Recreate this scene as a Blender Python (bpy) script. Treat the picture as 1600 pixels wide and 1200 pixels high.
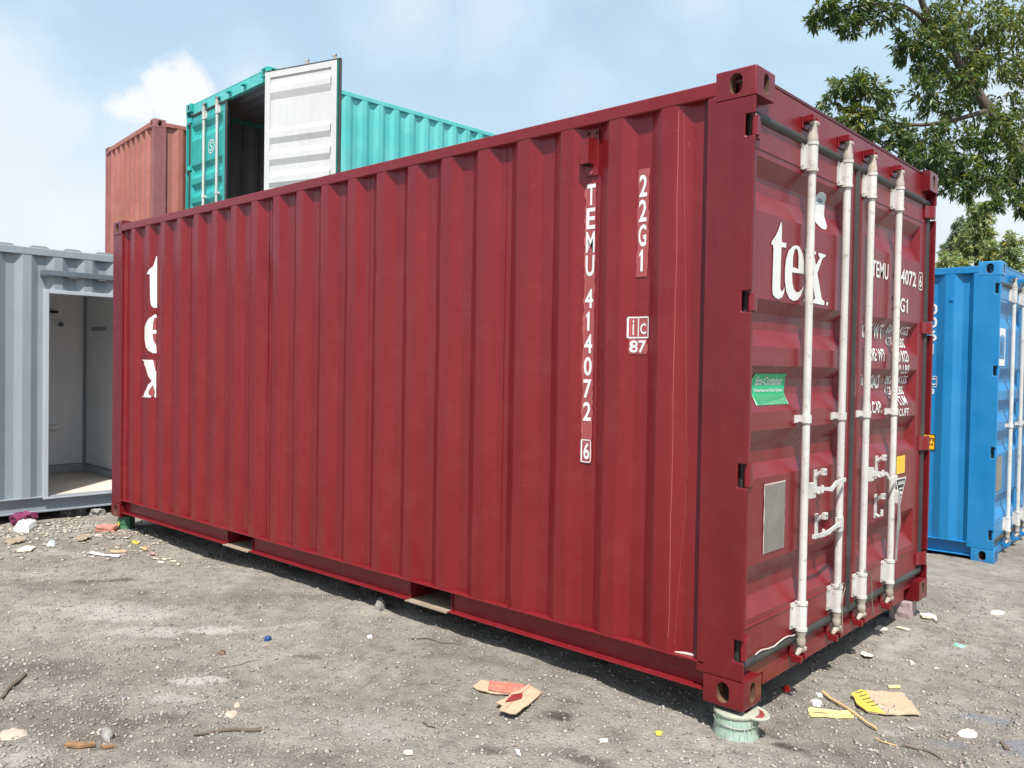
import bpy, bmesh, math, random
import numpy as np
from mathutils import Vector, Matrix
from mathutils.geometry import tessellate_polygon

for o in list(bpy.data.objects):
    bpy.data.objects.remove(o)
SC = bpy.context.scene
COL = SC.collection
R = math.radians
random.seed(7)
RNG = np.random.default_rng(11)

# ------------------------------------------------------------------ camera
cam = bpy.data.cameras.new('camera')
cam.sensor_width = 36.0
cam.lens = 29.383
cam.clip_start = 0.05
cam.clip_end = 3000
camo = bpy.data.objects.new('camera', cam)
COL.objects.link(camo)
cr, cu, cf = (0.740501, 0.67185, 0.016615), (-0.026171, 0.004124, 0.999649), (-0.671546, 0.740676, -0.020637)
camo.matrix_world = Matrix(((cr[0], cu[0], -cf[0], 1.53229), (cr[1], cu[1], -cf[1], -3.09966),
                            (cr[2], cu[2], -cf[2], 1.37606), (0, 0, 0, 1)))
SC.camera = camo

# ------------------------------------------------------------------ sun and sky
SUN = Vector((0.65, -0.74, 1.65)).normalized()
sl = bpy.data.lights.new('sun', 'SUN')
sl.energy = 5.0
sl.angle = R(0.53)
sl.color = (1.0, 0.955, 0.89)
so = bpy.data.objects.new('sun', sl)
COL.objects.link(so)
so.rotation_euler = SUN.to_track_quat('Z', 'Y').to_euler()

W_ = bpy.data.worlds.new('World')
SC.world = W_
W_.use_nodes = True


def N(nt, kind, **kw):
    n = nt.nodes.new(kind)
    for k, v in kw.items():
        if k.startswith('i_'):
            key = k[2:]
            n.inputs[int(key) if key.isdigit() else key].default_value = v
        else:
            setattr(n, k, v)
    return n


def pix_dir(u, v):
    d = Vector(cf) + Vector(cr) * ((u - 800) / 1305.9) - Vector(cu) * ((v - 600) / 1305.9)
    return d.normalized()


def build_world():
    nt = W_.node_tree
    nt.nodes.clear()
    L = nt.links.new
    out = N(nt, 'ShaderNodeOutputWorld')
    bg = N(nt, 'ShaderNodeBackground')
    bg.inputs['Strength'].default_value = 0.115
    sky = N(nt, 'ShaderNodeTexSky')
    sky.sky_type = 'NISHITA'
    sky.sun_disc = False
    sky.sun_elevation = math.asin(SUN.z)
    sky.sun_rotation = math.atan2(SUN.x, SUN.y)
    sky.altitude = 20
    sky.air_density = 1.25
    sky.dust_density = 3.2
    sky.ozone_density = 1.6
    tc = N(nt, 'ShaderNodeTexCoord')
    sep = N(nt, 'ShaderNodeSeparateXYZ')
    L(tc.outputs['Generated'], sep.inputs[0])
    # thin high haze / veil cloud, everywhere in the sky
    den = N(nt, 'ShaderNodeMath', operation='ADD', i_1=0.18)
    L(sep.outputs['Z'], den.inputs[0])
    div = N(nt, 'ShaderNodeVectorMath', operation='SCALE')
    inv = N(nt, 'ShaderNodeMath', operation='DIVIDE', i_0=1.0)
    L(den.outputs[0], inv.inputs[1])
    L(tc.outputs['Generated'], div.inputs[0])
    L(inv.outputs[0], div.inputs['Scale'])
    n1 = N(nt, 'ShaderNodeTexNoise')
    n1.inputs['Scale'].default_value = 1.3
    n1.inputs['Detail'].default_value = 7
    n1.inputs['Roughness'].default_value = 0.55
    n1.inputs['Distortion'].default_value = 0.4
    L(div.outputs[0], n1.inputs['Vector'])
    mr = N(nt, 'ShaderNodeMapRange', interpolation_type='SMOOTHSTEP')
    mr.inputs['From Min'].default_value = 0.42
    mr.inputs['From Max'].default_value = 0.78
    mr.inputs['To Min'].default_value = 0.66
    mr.inputs['To Max'].default_value = 0.92
    L(n1.outputs['Fac'], mr.inputs['Value'])
    # haze towards the horizon
    hz = N(nt, 'ShaderNodeMapRange', interpolation_type='SMOOTHSTEP')
    hz.inputs['From Min'].default_value = 0.0
    hz.inputs['From Max'].default_value = 0.36
    hz.inputs['To Min'].default_value = 0.9
    hz.inputs['To Max'].default_value = 0.0
    L(sep.outputs['Z'], hz.inputs['Value'])
    # cumulus heaps: spheres of direction, edges broken by noise
    n2 = N(nt, 'ShaderNodeTexNoise')
    n2.inputs['Scale'].default_value = 15
    n2.inputs['Detail'].default_value = 6
    n2.inputs['Roughness'].default_value = 0.55
    L(tc.outputs['Generated'], n2.inputs['Vector'])
    heap = None
    for (u, v, r, amt) in ((282, 160, 0.042, .97), (218, 172, 0.027, .95), (312, 178, 0.030, .9), (250, 205, 0.036, .8), (345, 215, .036, .55), (385, 125, 0.022, .5),
                           (120, 350, 0.07, 0.6), (60, 375, 0.06, .5), (150, 270, .035, .3),
                           (640, 10, 0.055, 0.42), (760, 30, 0.05, 0.35), (890, 140, 0.032, 0.28), (1100, 5, .035, .4), (1580, 330, 0.08, .6), (1540, 400, .06, .5), (1020, 70, .02, .25),
                           (900, -260, .12, .4), (1900, 250, .2, .5), (-250, 250, .2, .5), (-500, 0, .2, .5)):
        d = pix_dir(u, v)
        dist = N(nt, 'ShaderNodeVectorMath', operation='DISTANCE')
        dist.inputs[1].default_value = d
        L(tc.outputs['Generated'], dist.inputs[0])
        ma = N(nt, 'ShaderNodeMath', operation='MULTIPLY_ADD', i_1=-0.09 if r < .1 else -.16)
        L(n2.outputs['Fac'], ma.inputs[0])
        L(dist.outputs['Value'], ma.inputs[2])
        m2 = N(nt, 'ShaderNodeMapRange', interpolation_type='SMOOTHSTEP')
        off = -0.05 if r < .1 else -.08
        m2.inputs['From Min'].default_value = r + off + (0.012 if amt > .85 else .05)
        m2.inputs['From Max'].default_value = r + off - (0.012 if amt > .85 else .05)
        m2.inputs['To Min'].default_value = 0
        m2.inputs['To Max'].default_value = amt
        L(ma.outputs[0], m2.inputs['Value'])
        if heap is None:
            heap = m2.outputs[0]
        else:
            mx = N(nt, 'ShaderNodeMath', operation='MAXIMUM')
            L(heap, mx.inputs[0])
            L(m2.outputs[0], mx.inputs[1])
            heap = mx.outputs[0]
    # combine
    veil = N(nt, 'ShaderNodeMix', data_type='RGBA')
    veil.inputs['B'].default_value = (3.95, 5.35, 6.45, 1)
    L(mr.outputs[0], veil.inputs['Factor'])
    L(sky.outputs['Color'], veil.inputs['A'])
    hzm = N(nt, 'ShaderNodeMix', data_type='RGBA')
    hzm.inputs['B'].default_value = (4.9, 5.5, 6.0, 1)
    L(hz.outputs[0], hzm.inputs['Factor'])
    L(veil.outputs['Result'], hzm.inputs['A'])
    cl = N(nt, 'ShaderNodeMix', data_type='RGBA')
    cl.inputs['B'].default_value = (6.1, 6.2, 6.3, 1)
    L(heap, cl.inputs['Factor'])
    L(hzm.outputs['Result'], cl.inputs['A'])
    L(cl.outputs['Result'], bg.inputs['Color'])
    L(bg.outputs[0], out.inputs['Surface'])


build_world()
vs = SC.view_settings
vs.view_transform = 'Standard'
vs.look = 'None'
vs.exposure = 0.5
vs.gamma = 1.0
vs.use_curve_mapping = False
SC.cycles.max_bounces = 8
SC.cycles.diffuse_bounces = 4
SC.cycles.use_adaptive_sampling = True
SC.cycles.caustics_reflective = False
SC.cycles.caustics_refractive = False

# ------------------------------------------------------------------ materials


def new_mat(name):
    m = bpy.data.materials.new(name)
    m.use_nodes = True
    nt = m.node_tree
    return m, nt, nt.nodes['Principled BSDF'], nt.links.new


def paint(name, rgb, rough=0.42, var=0.18, dust=0.0, dust_rgb=(0.33, 0.30, 0.26), bump=0.12, scale=1.0, spec=0.5, rust=0.0, rust_rgb=(.16, .06, .03), metal=0.0, fade=None, fade_amt=0.0):
    m, nt, b, L = new_mat(name)
    tc = N(nt, 'ShaderNodeTexCoord')
    v = tc.outputs['Object']
    n1 = N(nt, 'ShaderNodeTexNoise')
    n1.inputs['Scale'].default_value = 2.2 * scale
    n1.inputs['Detail'].default_value = 6
    n1.inputs['Roughness'].default_value = .62
    L(v, n1.inputs['Vector'])
    mp = N(nt, 'ShaderNodeMapping')
    mp.inputs['Scale'].default_value = (9 * scale, 9 * scale, 0.7 * scale)
    L(v, mp.inputs['Vector'])
    n2 = N(nt, 'ShaderNodeTexNoise')      # vertical run marks
    n2.inputs['Scale'].default_value = 1.6
    n2.inputs['Detail'].default_value = 5
    L(mp.outputs[0], n2.inputs['Vector'])
    mx = N(nt, 'ShaderNodeMath', operation='ADD')
    L(n1.outputs['Fac'], mx.inputs[0])
    L(n2.outputs['Fac'], mx.inputs[1])
    mr = N(nt, 'ShaderNodeMapRange')
    mr.inputs['From Min'].default_value = .7
    mr.inputs['From Max'].default_value = 1.3
    mr.inputs['To Min'].default_value = 1 - var
    mr.inputs['To Max'].default_value = 1 + var
    L(mx.outputs[0], mr.inputs['Value'])
    sc_ = N(nt, 'ShaderNodeVectorMath', operation='SCALE')
    sc_.inputs[0].default_value = rgb
    L(mr.outputs[0], sc_.inputs['Scale'])
    col = sc_.outputs[0]

    def layer(col, rgb2, noise_scale, lo, hi, amt, detail=8):
        n = N(nt, 'ShaderNodeTexNoise')
        n.inputs['Scale'].default_value = noise_scale
        n.inputs['Detail'].default_value = detail
        n.inputs['Roughness'].default_value = .68
        L(v, n.inputs['Vector'])
        r_ = N(nt, 'ShaderNodeMapRange')
        r_.inputs['From Min'].default_value = lo
        r_.inputs['From Max'].default_value = hi
        r_.inputs['To Max'].default_value = amt
        L(n.outputs['Fac'], r_.inputs['Value'])
        k = N(nt, 'ShaderNodeMix', data_type='RGBA')
        L(r_.outputs[0], k.inputs['Factor'])
        L(col, k.inputs['A'])
        k.inputs['B'].default_value = (*rgb2, 1)
        return k.outputs['Result'], r_.outputs[0]
    if fade is not None:
        col, _ = layer(col, fade, 1.7 * scale, .42, .66, fade_amt)
    if dust > 0:
        col, _ = layer(col, dust_rgb, 5.5 * scale, .5, .8, dust)
    if rust > 0:
        col, _ = layer(col, rust_rgb, 26 * scale, .62 if rust < .7 else .565, .70 if rust < .7 else .68, rust)
    L(col, b.inputs['Base Color'])
    rr = N(nt, 'ShaderNodeMapRange')
    rr.inputs['From Min'].default_value = .3
    rr.inputs['From Max'].default_value = .7
    rr.inputs['To Min'].default_value = rough - .08
    rr.inputs['To Max'].default_value = rough + .12
    L(n1.outputs['Fac'], rr.inputs['Value'])
    L(rr.outputs[0], b.inputs['Roughness'])
    b.inputs['Specular IOR Level'].default_value = spec
    b.inputs['Metallic'].default_value = metal
    n3 = N(nt, 'ShaderNodeTexNoise')
    n3.inputs['Scale'].default_value = 55
    n3.inputs['Detail'].default_value = 4
    L(v, n3.inputs['Vector'])
    bp = N(nt, 'ShaderNodeBump')
    bp.inputs['Strength'].default_value = bump
    bp.inputs['Distance'].default_value = .004
    L(n3.outputs['Fac'], bp.inputs['Height'])
    L(bp.outputs[0], b.inputs['Normal'])
    return m


M = {}
M['red'] = paint('maroon_paint', (0.166, 0.0085, 0.0130), rough=.28, var=.10, dust=.06, dust_rgb=(.40, .2, .17), spec=.42, bump=.13, fade=(.20, .017, .021), fade_amt=.25)
M['red_post'] = paint('maroon_post_paint', (0.136, 0.0072, 0.0112), rough=.28, var=.12, dust=.05, dust_rgb=(.4, .2, .17), spec=.45, bump=.16)
M['red_gap'] = paint('sealant', (0.085, 0.016, 0.022), rough=.6, var=.2)  # sealant; also the painted roof edge shading and upper vent bolts
M['red_old'] = paint('old_faded_red_paint', (0.30, 0.062, 0.066), rough=.5, var=.1)
M['teal'] = paint('turquoise_paint', (0.075, 0.43, 0.415), rough=.5, fade=(.22, .56, .55), fade_amt=.4, var=.12, dust=.15, dust_rgb=(.3, .5, .48))
M['teal_dark'] = paint('teal_door_paint', (0.02, 0.33, 0.31), rough=.42, var=.16, dust=.15, dust_rgb=(.2, .35, .33))
M['teal_in'] = paint('dark_grey_interior', (0.24, 0.26, 0.29), rough=.6, var=.15)
M['white_in'] = paint('white_door_lining', (0.53, 0.535, 0.53), rough=.5, var=.05, dust=.08, dust_rgb=(.6, .58, .53))
M['blue'] = paint('bright_blue_paint', (0.010, 0.185, 0.43), fade=(.04, .25, .47), fade_amt=.35, rough=.38, var=.08, dust=.06, dust_rgb=(.1, .3, .5))
M['blue_dk'] = M['blue']
M['rust'] = paint('faded_salmon_paint', (0.30, 0.10, 0.075), rough=.62, var=.18, dust=.35, dust_rgb=(.38, .19, .145), rust=.55, rust_rgb=(.22, .06, .035), fade=(.42, .18, .15), fade_amt=.5)
M['rust_post'] = paint('weathered_brown_red_paint', (0.24, 0.085, 0.085), rough=.6, var=.2, dust=.2, rust=.6)
M['grey'] = paint('blue_grey_paint', (0.255, 0.285, 0.32), rough=.45, var=.05, dust=.1, dust_rgb=(.45, .46, .47))
M['grey_dk'] = paint('dark_grey_paint', (0.13, 0.15, 0.18), rough=.5, var=.08)
M['grey_lt'] = paint('pale_grey_frame_paint', (0.42, 0.45, 0.49), rough=.4, var=.05)
M['panel_in'] = paint('white_wall_panel', (0.84, 0.86, 0.88), rough=.4, var=.03)
M['floor_in'] = paint('beige_vinyl_floor', (0.60, 0.53, 0.45), rough=.5, var=.08, dust=.2)
M['rubber'] = paint('rubber_gasket', (0.030, 0.029, 0.026), rough=.55, var=.25, dust=.25, dust_rgb=(.16, .15, .13))
M['rod'] = paint('off_white_rod_paint', (0.54, 0.53, 0.505), rough=.45, var=.12, dust=.55, dust_rgb=(.33, .315, .29), rust=.75, rust_rgb=(.28, .2, .15), scale=1.2)
M['rod_rust'] = paint('rusty_rod_end', (0.37, 0.33, 0.28), rough=.6, var=.2, dust=.3, rust=.85, rust_rgb=(.32, .17, .07), scale=2)
M['galv'] = paint('bare_dull_steel', (0.30, 0.28, 0.26), rough=.5, var=.25, metal=.3, scale=3)
M['cavity'] = paint('rusty_casting_inside', (0.11, 0.058, 0.03), rough=.8, var=.4, rust=.7, scale=3)
M['black'] = paint('black_gap', (0.012, 0.012, 0.013), rough=.7, var=.2)
M['white'] = paint('white_lettering', (0.66, 0.66, 0.645), rough=.45, var=.03, bump=.03)
M['ink'] = paint('black_print', (0.03, 0.03, 0.03), rough=.5, var=.05)
M['pinkw'] = paint('pinkish_white_lettering', (0.58, 0.46, 0.43), rough=.5, var=.06)
M['plate'] = paint('zinc_data_plate', (0.215, 0.20, 0.17), rough=.45, var=.22, metal=.15, dust=.4, scale=5)
M['green_s'] = paint('green_sticker', (0.01, 0.42, 0.18), rough=.4, var=.03)
M['green_p'] = paint('pale_green_sticker', (0.35, 0.72, 0.45), rough=.4, var=.05)
M['yellow'] = paint('yellow_sticker', (0.85, 0.55, 0.04), rough=.45, var=.04)
M['yellow2'] = paint('yellow_paint', (0.52, 0.42, 0.07), rough=.55, var=.12, scale=6)
M['orange'] = paint('orange_sticker', (0.85, 0.42, 0.015), rough=.45, var=.04)
M['greyblue'] = paint('grey_blue_print', (0.42, 0.50, 0.53), rough=.45, var=.05)
M['wood_pale'] = paint('dusty_board', (0.27, 0.21, 0.15), rough=.75, var=.25, dust=.5, scale=4)
M['plywood'] = paint('plywood', (0.22, 0.13, 0.07), rough=.6, var=.25, scale=2)
M['card'] = paint('brown_cardboard', (0.45, 0.32, 0.22), rough=.85, var=.14, dust=.3, dust_rgb=(.55, .45, .35), scale=5, spec=.2)
M['card_red'] = paint('red_paint_stain', (0.46, 0.15, 0.11), rough=.6, var=.3, scale=7, dust=.9, dust_rgb=(.52, .35, .24))
M['card_dkred'] = paint('dark_red_paint_stain', (0.22, 0.03, 0.03), rough=.5, var=.2, scale=6)
M['bucket'] = paint('pale_green_bucket_paint', (0.33, 0.44, 0.31), rough=.5, var=.15, dust=.5, dust_rgb=(.62, .60, .52), rust=.7, rust_rgb=(.12, .13, .09), fade=(.28, .40, .50), fade_amt=.35, scale=4)
M['bucket_w'] = paint('cream_bucket_rim', (0.36, 0.37, 0.29), rough=.5, var=.12, scale=5, dust=.3, rust=.5, rust_rgb=(.3, .05, .05))
M['can_green'] = paint('dark_green_can', (0.035, 0.13, 0.06), rough=.5, var=.2, scale=4)
M['pinkc'] = paint('pink_concrete', (0.46, 0.27, 0.24), rough=.9, var=.2, dust=.5, scale=5)
M['concrete'] = paint('stained_concrete', (0.34, 0.26, 0.25), rough=.85, var=.25, dust=.4, dust_rgb=(.30, .20, .20), scale=6)
M['brick'] = paint('brick_red', (0.42, 0.18, 0.13), rough=.9, var=.2, dust=.4, scale=6)
M['twig'] = paint('dry_twig', (0.12, 0.09, 0.065), rough=.9, var=.3, scale=6)
M['stick'] = paint('pale_wood_stick', (0.56, 0.38, 0.19), rough=.7, var=.2, scale=6)
M['slat'] = paint('yellow_bamboo', (0.72, 0.58, 0.25), rough=.6, var=.12, scale=6)
M['bark'] = paint('orange_bark', (0.24, 0.13, 0.06), rough=.8, var=.3, scale=6)
M['plastic'] = paint('white_plastic', (0.58, 0.58, 0.55), rough=.45, var=.06, scale=4)
M['cream'] = paint('cream_board', (0.66, 0.58, 0.45), rough=.7, var=.12, dust=.3, scale=4)
M['plaster'] = paint('dried_white_plaster', (0.68, 0.62, 0.54), rough=.85, var=.1, scale=5, bump=.4)
M['stone'] = paint('grey_stone', (0.26, 0.245, 0.23), rough=.9, var=.25, scale=8, bump=.5)
M['stone_p'] = paint('pale_stone', (0.42, 0.34, 0.27), rough=.85, var=.15, scale=8, bump=.3)
M['redp'] = paint('red_plastic', (0.75, 0.03, 0.02), rough=.4, var=.1)
M['bluep'] = paint('blue_plastic', (0.015, 0.06, 0.20), rough=.35, var=.1)
M['mag'] = paint('magenta_plastic', (0.16, 0.018, 0.07), rough=.4, var=.15)
M['mint'] = paint('mint_plastic_film', (0.25, 0.60, 0.42), rough=.35, var=.1)
M['filmg'] = paint('dull_green_film', (0.42, 0.56, 0.50), rough=.4, var=.15)
M['wire'] = paint('dirty_wire', (0.20, 0.17, 0.13), rough=.6, var=.3)
M['leaflet'] = paint('dry_leaf', (0.55, 0.32, 0.15), rough=.8, var=.2)
M['dryleaf'] = paint('brown_dry_leaf', (0.14, 0.09, 0.06), rough=.85, var=.2)

# ------------------------------------------------------------------ mesh helpers


class MB:
    def __init__(s):
        s.v = []
        s.f = []
        s.m = []
        s.k = 0

    def slot(s, k):
        s.k = k
        return s

    def face(s, pts):
        n = len(s.v)
        s.v += [tuple(p) for p in pts]
        s.f.append(tuple(range(n, n + len(pts))))
        s.m.append(s.k)
        return s

    def box(s, x0, x1, y0, y1, z0, z1):
        n = len(s.v)
        s.v += [(x0, y0, z0), (x1, y0, z0), (x1, y1, z0), (x0, y1, z0), (x0, y0, z1), (x1, y0, z1), (x1, y1, z1), (x0, y1, z1)]
        for q in ((0, 3, 2, 1), (4, 5, 6, 7), (0, 1, 5, 4), (1, 2, 6, 5), (2, 3, 7, 6), (3, 0, 4, 7)):
            s.f.append(tuple(n + i for i in q))
            s.m.append(s.k)
        return s

    def prism(s, poly, f0, f1):
        """poly: 2D points; f0/f1: map 2D -> 3D for both ends"""
        n = len(poly)
        b = len(s.v)
        s.v += [tuple(f0(p)) for p in poly] + [tuple(f1(p)) for p in poly]
        for i in range(n):
            j = (i + 1) % n
            s.f.append((b + i, b + j, b + n + j, b + n + i))
            s.m.append(s.k)
        tris = tessellate_polygon([[Vector((p[0], p[1], 0)) for p in poly]])
        for t in tris:
            s.f.append(tuple(b + i for i in t))
            s.m.append(s.k)
            s.f.append(tuple(b + n + i for i in reversed(t)))
            s.m.append(s.k)
        return s

    def tube(s, path, r, n=10, cap=True, flat=None):
        """round tube along path; r is a number or one per point; flat=(a,b) gives an elliptic section"""
        P = [Vector(p) for p in path]
        rs = r if isinstance(r, (list, tuple)) else [r] * len(P)
        b = len(s.v)
        up = None
        for i, p in enumerate(P):
            t = (P[min(i + 1, len(P) - 1)] - P[max(i - 1, 0)])
            t.normalize()
            if up is None:
                up = Vector((0, 0, 1)) if abs(t.z) < .9 else Vector((1, 0, 0))
            a = t.cross(up)
            if a.length < 1e-6:
                a = t.orthogonal()
            a.normalize()
            c = a.cross(t)
            c.normalize()
            up = c
            for k in range(n):
                th = 2 * math.pi * (k + .5) / n
                fa, fb = (flat if flat else (1, 1))
                s.v.append(tuple(p + a * (math.cos(th) * rs[i] * fa) + c * (math.sin(th) * rs[i] * fb)))
        for i in range(len(P) - 1):
            for k in range(n):
                k2 = (k + 1) % n
                s.f.append((b + i * n + k, b + i * n + k2, b + (i + 1) * n + k2, b + (i + 1) * n + k))
                s.m.append(s.k)
        if cap:
            s.f.append(tuple(b + k for k in reversed(range(n))))
            s.m.append(s.k)
            s.f.append(tuple(b + (len(P) - 1) * n + k for k in range(n)))
            s.m.append(s.k)
        return s

    def build(s, name, mats, parent=None, bevel=0.0, smooth=None, recalc=True, seg=2):
        me = bpy.data.meshes.new(name)
        me.from_pydata(s.v, [], s.f)
        if not isinstance(mats, (list, tuple)):
            mats = [mats]
        for mm in mats:
            me.materials.append(mm)
        if len(mats) > 1:
            me.polygons.foreach_set('material_index', s.m)
        if recalc:
            bm = bmesh.new()
            bm.from_mesh(me)
            bmesh.ops.recalc_face_normals(bm, faces=bm.faces)
            bm.to_mesh(me)
            bm.free()
        if smooth is not None:
            me.shade_smooth()
            me.set_sharp_from_angle(angle=R(smooth))
        me.update()
        return link(name, me, parent, bevel, seg)


def link(name, me, parent=None, bevel=0.0, seg=2):
    o = bpy.data.objects.new(name, me)
    COL.objects.link(o)
    if parent is not None:
        o.parent = parent
    if bevel:
        md = o.modifiers.new('bevel', 'BEVEL')
        md.width = bevel
        md.segments = seg
        md.limit_method = 'ANGLE'
        md.angle_limit = R(40)
    return o


def tag(o, label=None, cat=None, group=None, kind=None):
    if label:
        o['label'] = label
    if cat:
        o['category'] = cat
    if group:
        o['group'] = group
    if kind:
        o['kind'] = kind
    return o


def thing(name, label, cat, loc=(0, 0, 0), rz=0.0, group=None):
    o = bpy.data.objects.new(name, None)
    COL.objects.link(o)
    o.empty_display_size = .2
    o.location = loc
    o.rotation_euler = (0, 0, rz)
    return tag(o, label, cat, group)


def copy_tree(o, parent=None):
    kids = [c for c in o.children]
    c = o.copy()
    COL.objects.link(c)
    if parent is not None:
        c.parent = parent
    for k in kids:
        copy_tree(k, c)
    return c


# polygons (with holes) and text, mapped onto any surface; cuts = heights where the surface bends
def flat_poly(polys):
    """list of loops (first outer, rest holes) -> verts, tris"""
    vs_ = [Vector((p[0], p[1], 0)) for lp in polys for p in lp]
    return vs_, tessellate_polygon([[Vector((p[0], p[1], 0)) for p in lp] for lp in polys])


_txt_cache = {}


def flat_text(s, bold=0.012):
    key = (s, bold)
    if s == '1':
        return ([(.34, 0), (.62, 0), (.62, 1), (.47, 1), (.16, .80), (.16, .66), (.34, .76)], [(0, 1, 2, 3, 6), (3, 4, 5, 6)])
    if key in _txt_cache:
        return _txt_cache[key]
    cu_ = bpy.data.curves.new('t', 'FONT')
    cu_.body = s
    cu_.offset = bold
    cu_.resolution_u = 3
    ob = bpy.data.objects.new('t', cu_)
    me = ob.to_mesh()
    v = [Vector(x.co) for x in me.vertices]
    f = [tuple(p.vertices) for p in me.polygons]
    ob.to_mesh_clear()
    bpy.data.objects.remove(ob)
    bpy.data.curves.remove(cu_)
    xs = [p.x for p in v]
    ys = [p.y for p in v]
    x0, x1, y0, y1 = min(xs), max(xs), min(ys), max(ys)
    k = 1.0
    if len(s) == 1 and (x1 - x0) < .42 * (y1 - y0):      # narrow glyphs keep their width
        k = (x1 - x0) / (.62 * (y1 - y0))
    v = [(.5 + k * ((p.x - x0) / (x1 - x0) - .5), (p.y - y0) / (y1 - y0)) for p in v]
    _txt_cache[key] = (v, f)
    return v, f


class Decal:
    """collects flat 2D faces (a,b), cuts them at bends, maps them to 3D"""

    def __init__(s):
        s.bm = bmesh.new()

    def add(s, verts, faces, k=0):
        bv = [s.bm.verts.new((p[0], p[1], 0)) for p in verts]
        for f in faces:
            try:
                fc = s.bm.faces.new([bv[i] for i in f])
                fc.material_index = k
            except ValueError:
                pass
        return s

    def poly(s, *loops, k=0):
        v, t = flat_poly(loops)
        return s.add(v, t, k)

    def rect(s, a0, a1, b0, b1, k=0):
        return s.add([(a0, b0), (a1, b0), (a1, b1), (a0, b1)], [(0, 1, 2, 3)], k)

    def text(s, t, a0, a1, b0, b1, k=0, bold=.012, slant=0):
        v, f = flat_text(t, bold)
        return s.add([(a0 + (a1 - a0) * (x + slant * y), b0 + (b1 - b0) * y) for x, y in v], f, k)

    def build(s, name, mats, parent, fn, cuts_b=(), cuts_a=()):
        for c in cuts_b:
            bmesh.ops.bisect_plane(s.bm, geom=s.bm.verts[:] + s.bm.edges[:] + s.bm.faces[:], plane_co=(0, c, 0), plane_no=(0, 1, 0))
        for c in cuts_a:
            bmesh.ops.bisect_plane(s.bm, geom=s.bm.verts[:] + s.bm.edges[:] + s.bm.faces[:], plane_co=(c, 0, 0), plane_no=(1, 0, 0))
        for v in s.bm.verts:
            v.co = Vector(fn(v.co.x, v.co.y))
        me = bpy.data.meshes.new(name)
        s.bm.to_mesh(me)
        s.bm.free()
        for m in (mats if isinstance(mats, (list, tuple)) else [mats]):
            me.materials.append(m)
        return link(name, me, parent)


def sstep(a, b, t):
    t = np.clip((t - a) / (b - a), 0, 1)
    return t * t * (3 - 2 * t)


def vnoise(x, y, seed=0):
    """cheap smooth value noise, numpy"""
    x = np.asarray(x, float)
    y = np.asarray(y, float)
    xi = np.floor(x).astype(np.int64)
    yi = np.floor(y).astype(np.int64)
    fx = x - xi
    fy = y - yi
    fx = fx * fx * (3 - 2 * fx)
    fy = fy * fy * (3 - 2 * fy)

    def h(a, b):
        n = (a * 374761393 + b * 668265263 + seed * 974711) & 0x7fffffff
        n = ((n ^ (n >> 13)) * 1274126177) & 0x7fffffff
        return ((n ^ (n >> 16)) & 0xffff) / 65535.0
    return (h(xi, yi) * (1 - fx) + h(xi + 1, yi) * fx) * (1 - fy) + (h(xi, yi + 1) * (1 - fx) + h(xi + 1, yi + 1) * fx) * fy


def ground_base(x, y):
    x = np.asarray(x, float)
    y = np.asarray(y, float)
    z = -.12 - .085 * sstep(5.9, 7.0, -x) - .115 * sstep(3.0, 4.8, y)
    z = z + .038 * sstep(4.6, 3.6, -x) * sstep(.25, 1.0, -x) * sstep(-.9, -.2, y) * sstep(1.4, .7, y)
    up = sstep(7.4, 8.0, -x) * sstep(2.4, 2.75, y) * sstep(10.62, 10.56, -x)
    z = z * (1 - up) + 0.0 * up
    far = sstep(10, 40, np.hypot(x, y))
    return z - far * .1


def gz(x, y):
    x = np.asarray(x, float)
    y = np.asarray(y, float)
    near = 1 - sstep(9, 14, np.hypot(x + 3, y))
    d = (vnoise(x * 1.7, y * 1.7, 1) - .5) * .030 + (vnoise(x * 6, y * 6, 2) - .5) * .016 + (vnoise(x * 17, y * 17, 3) - .5) * .011
    return ground_base(x, y) + d * near

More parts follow.
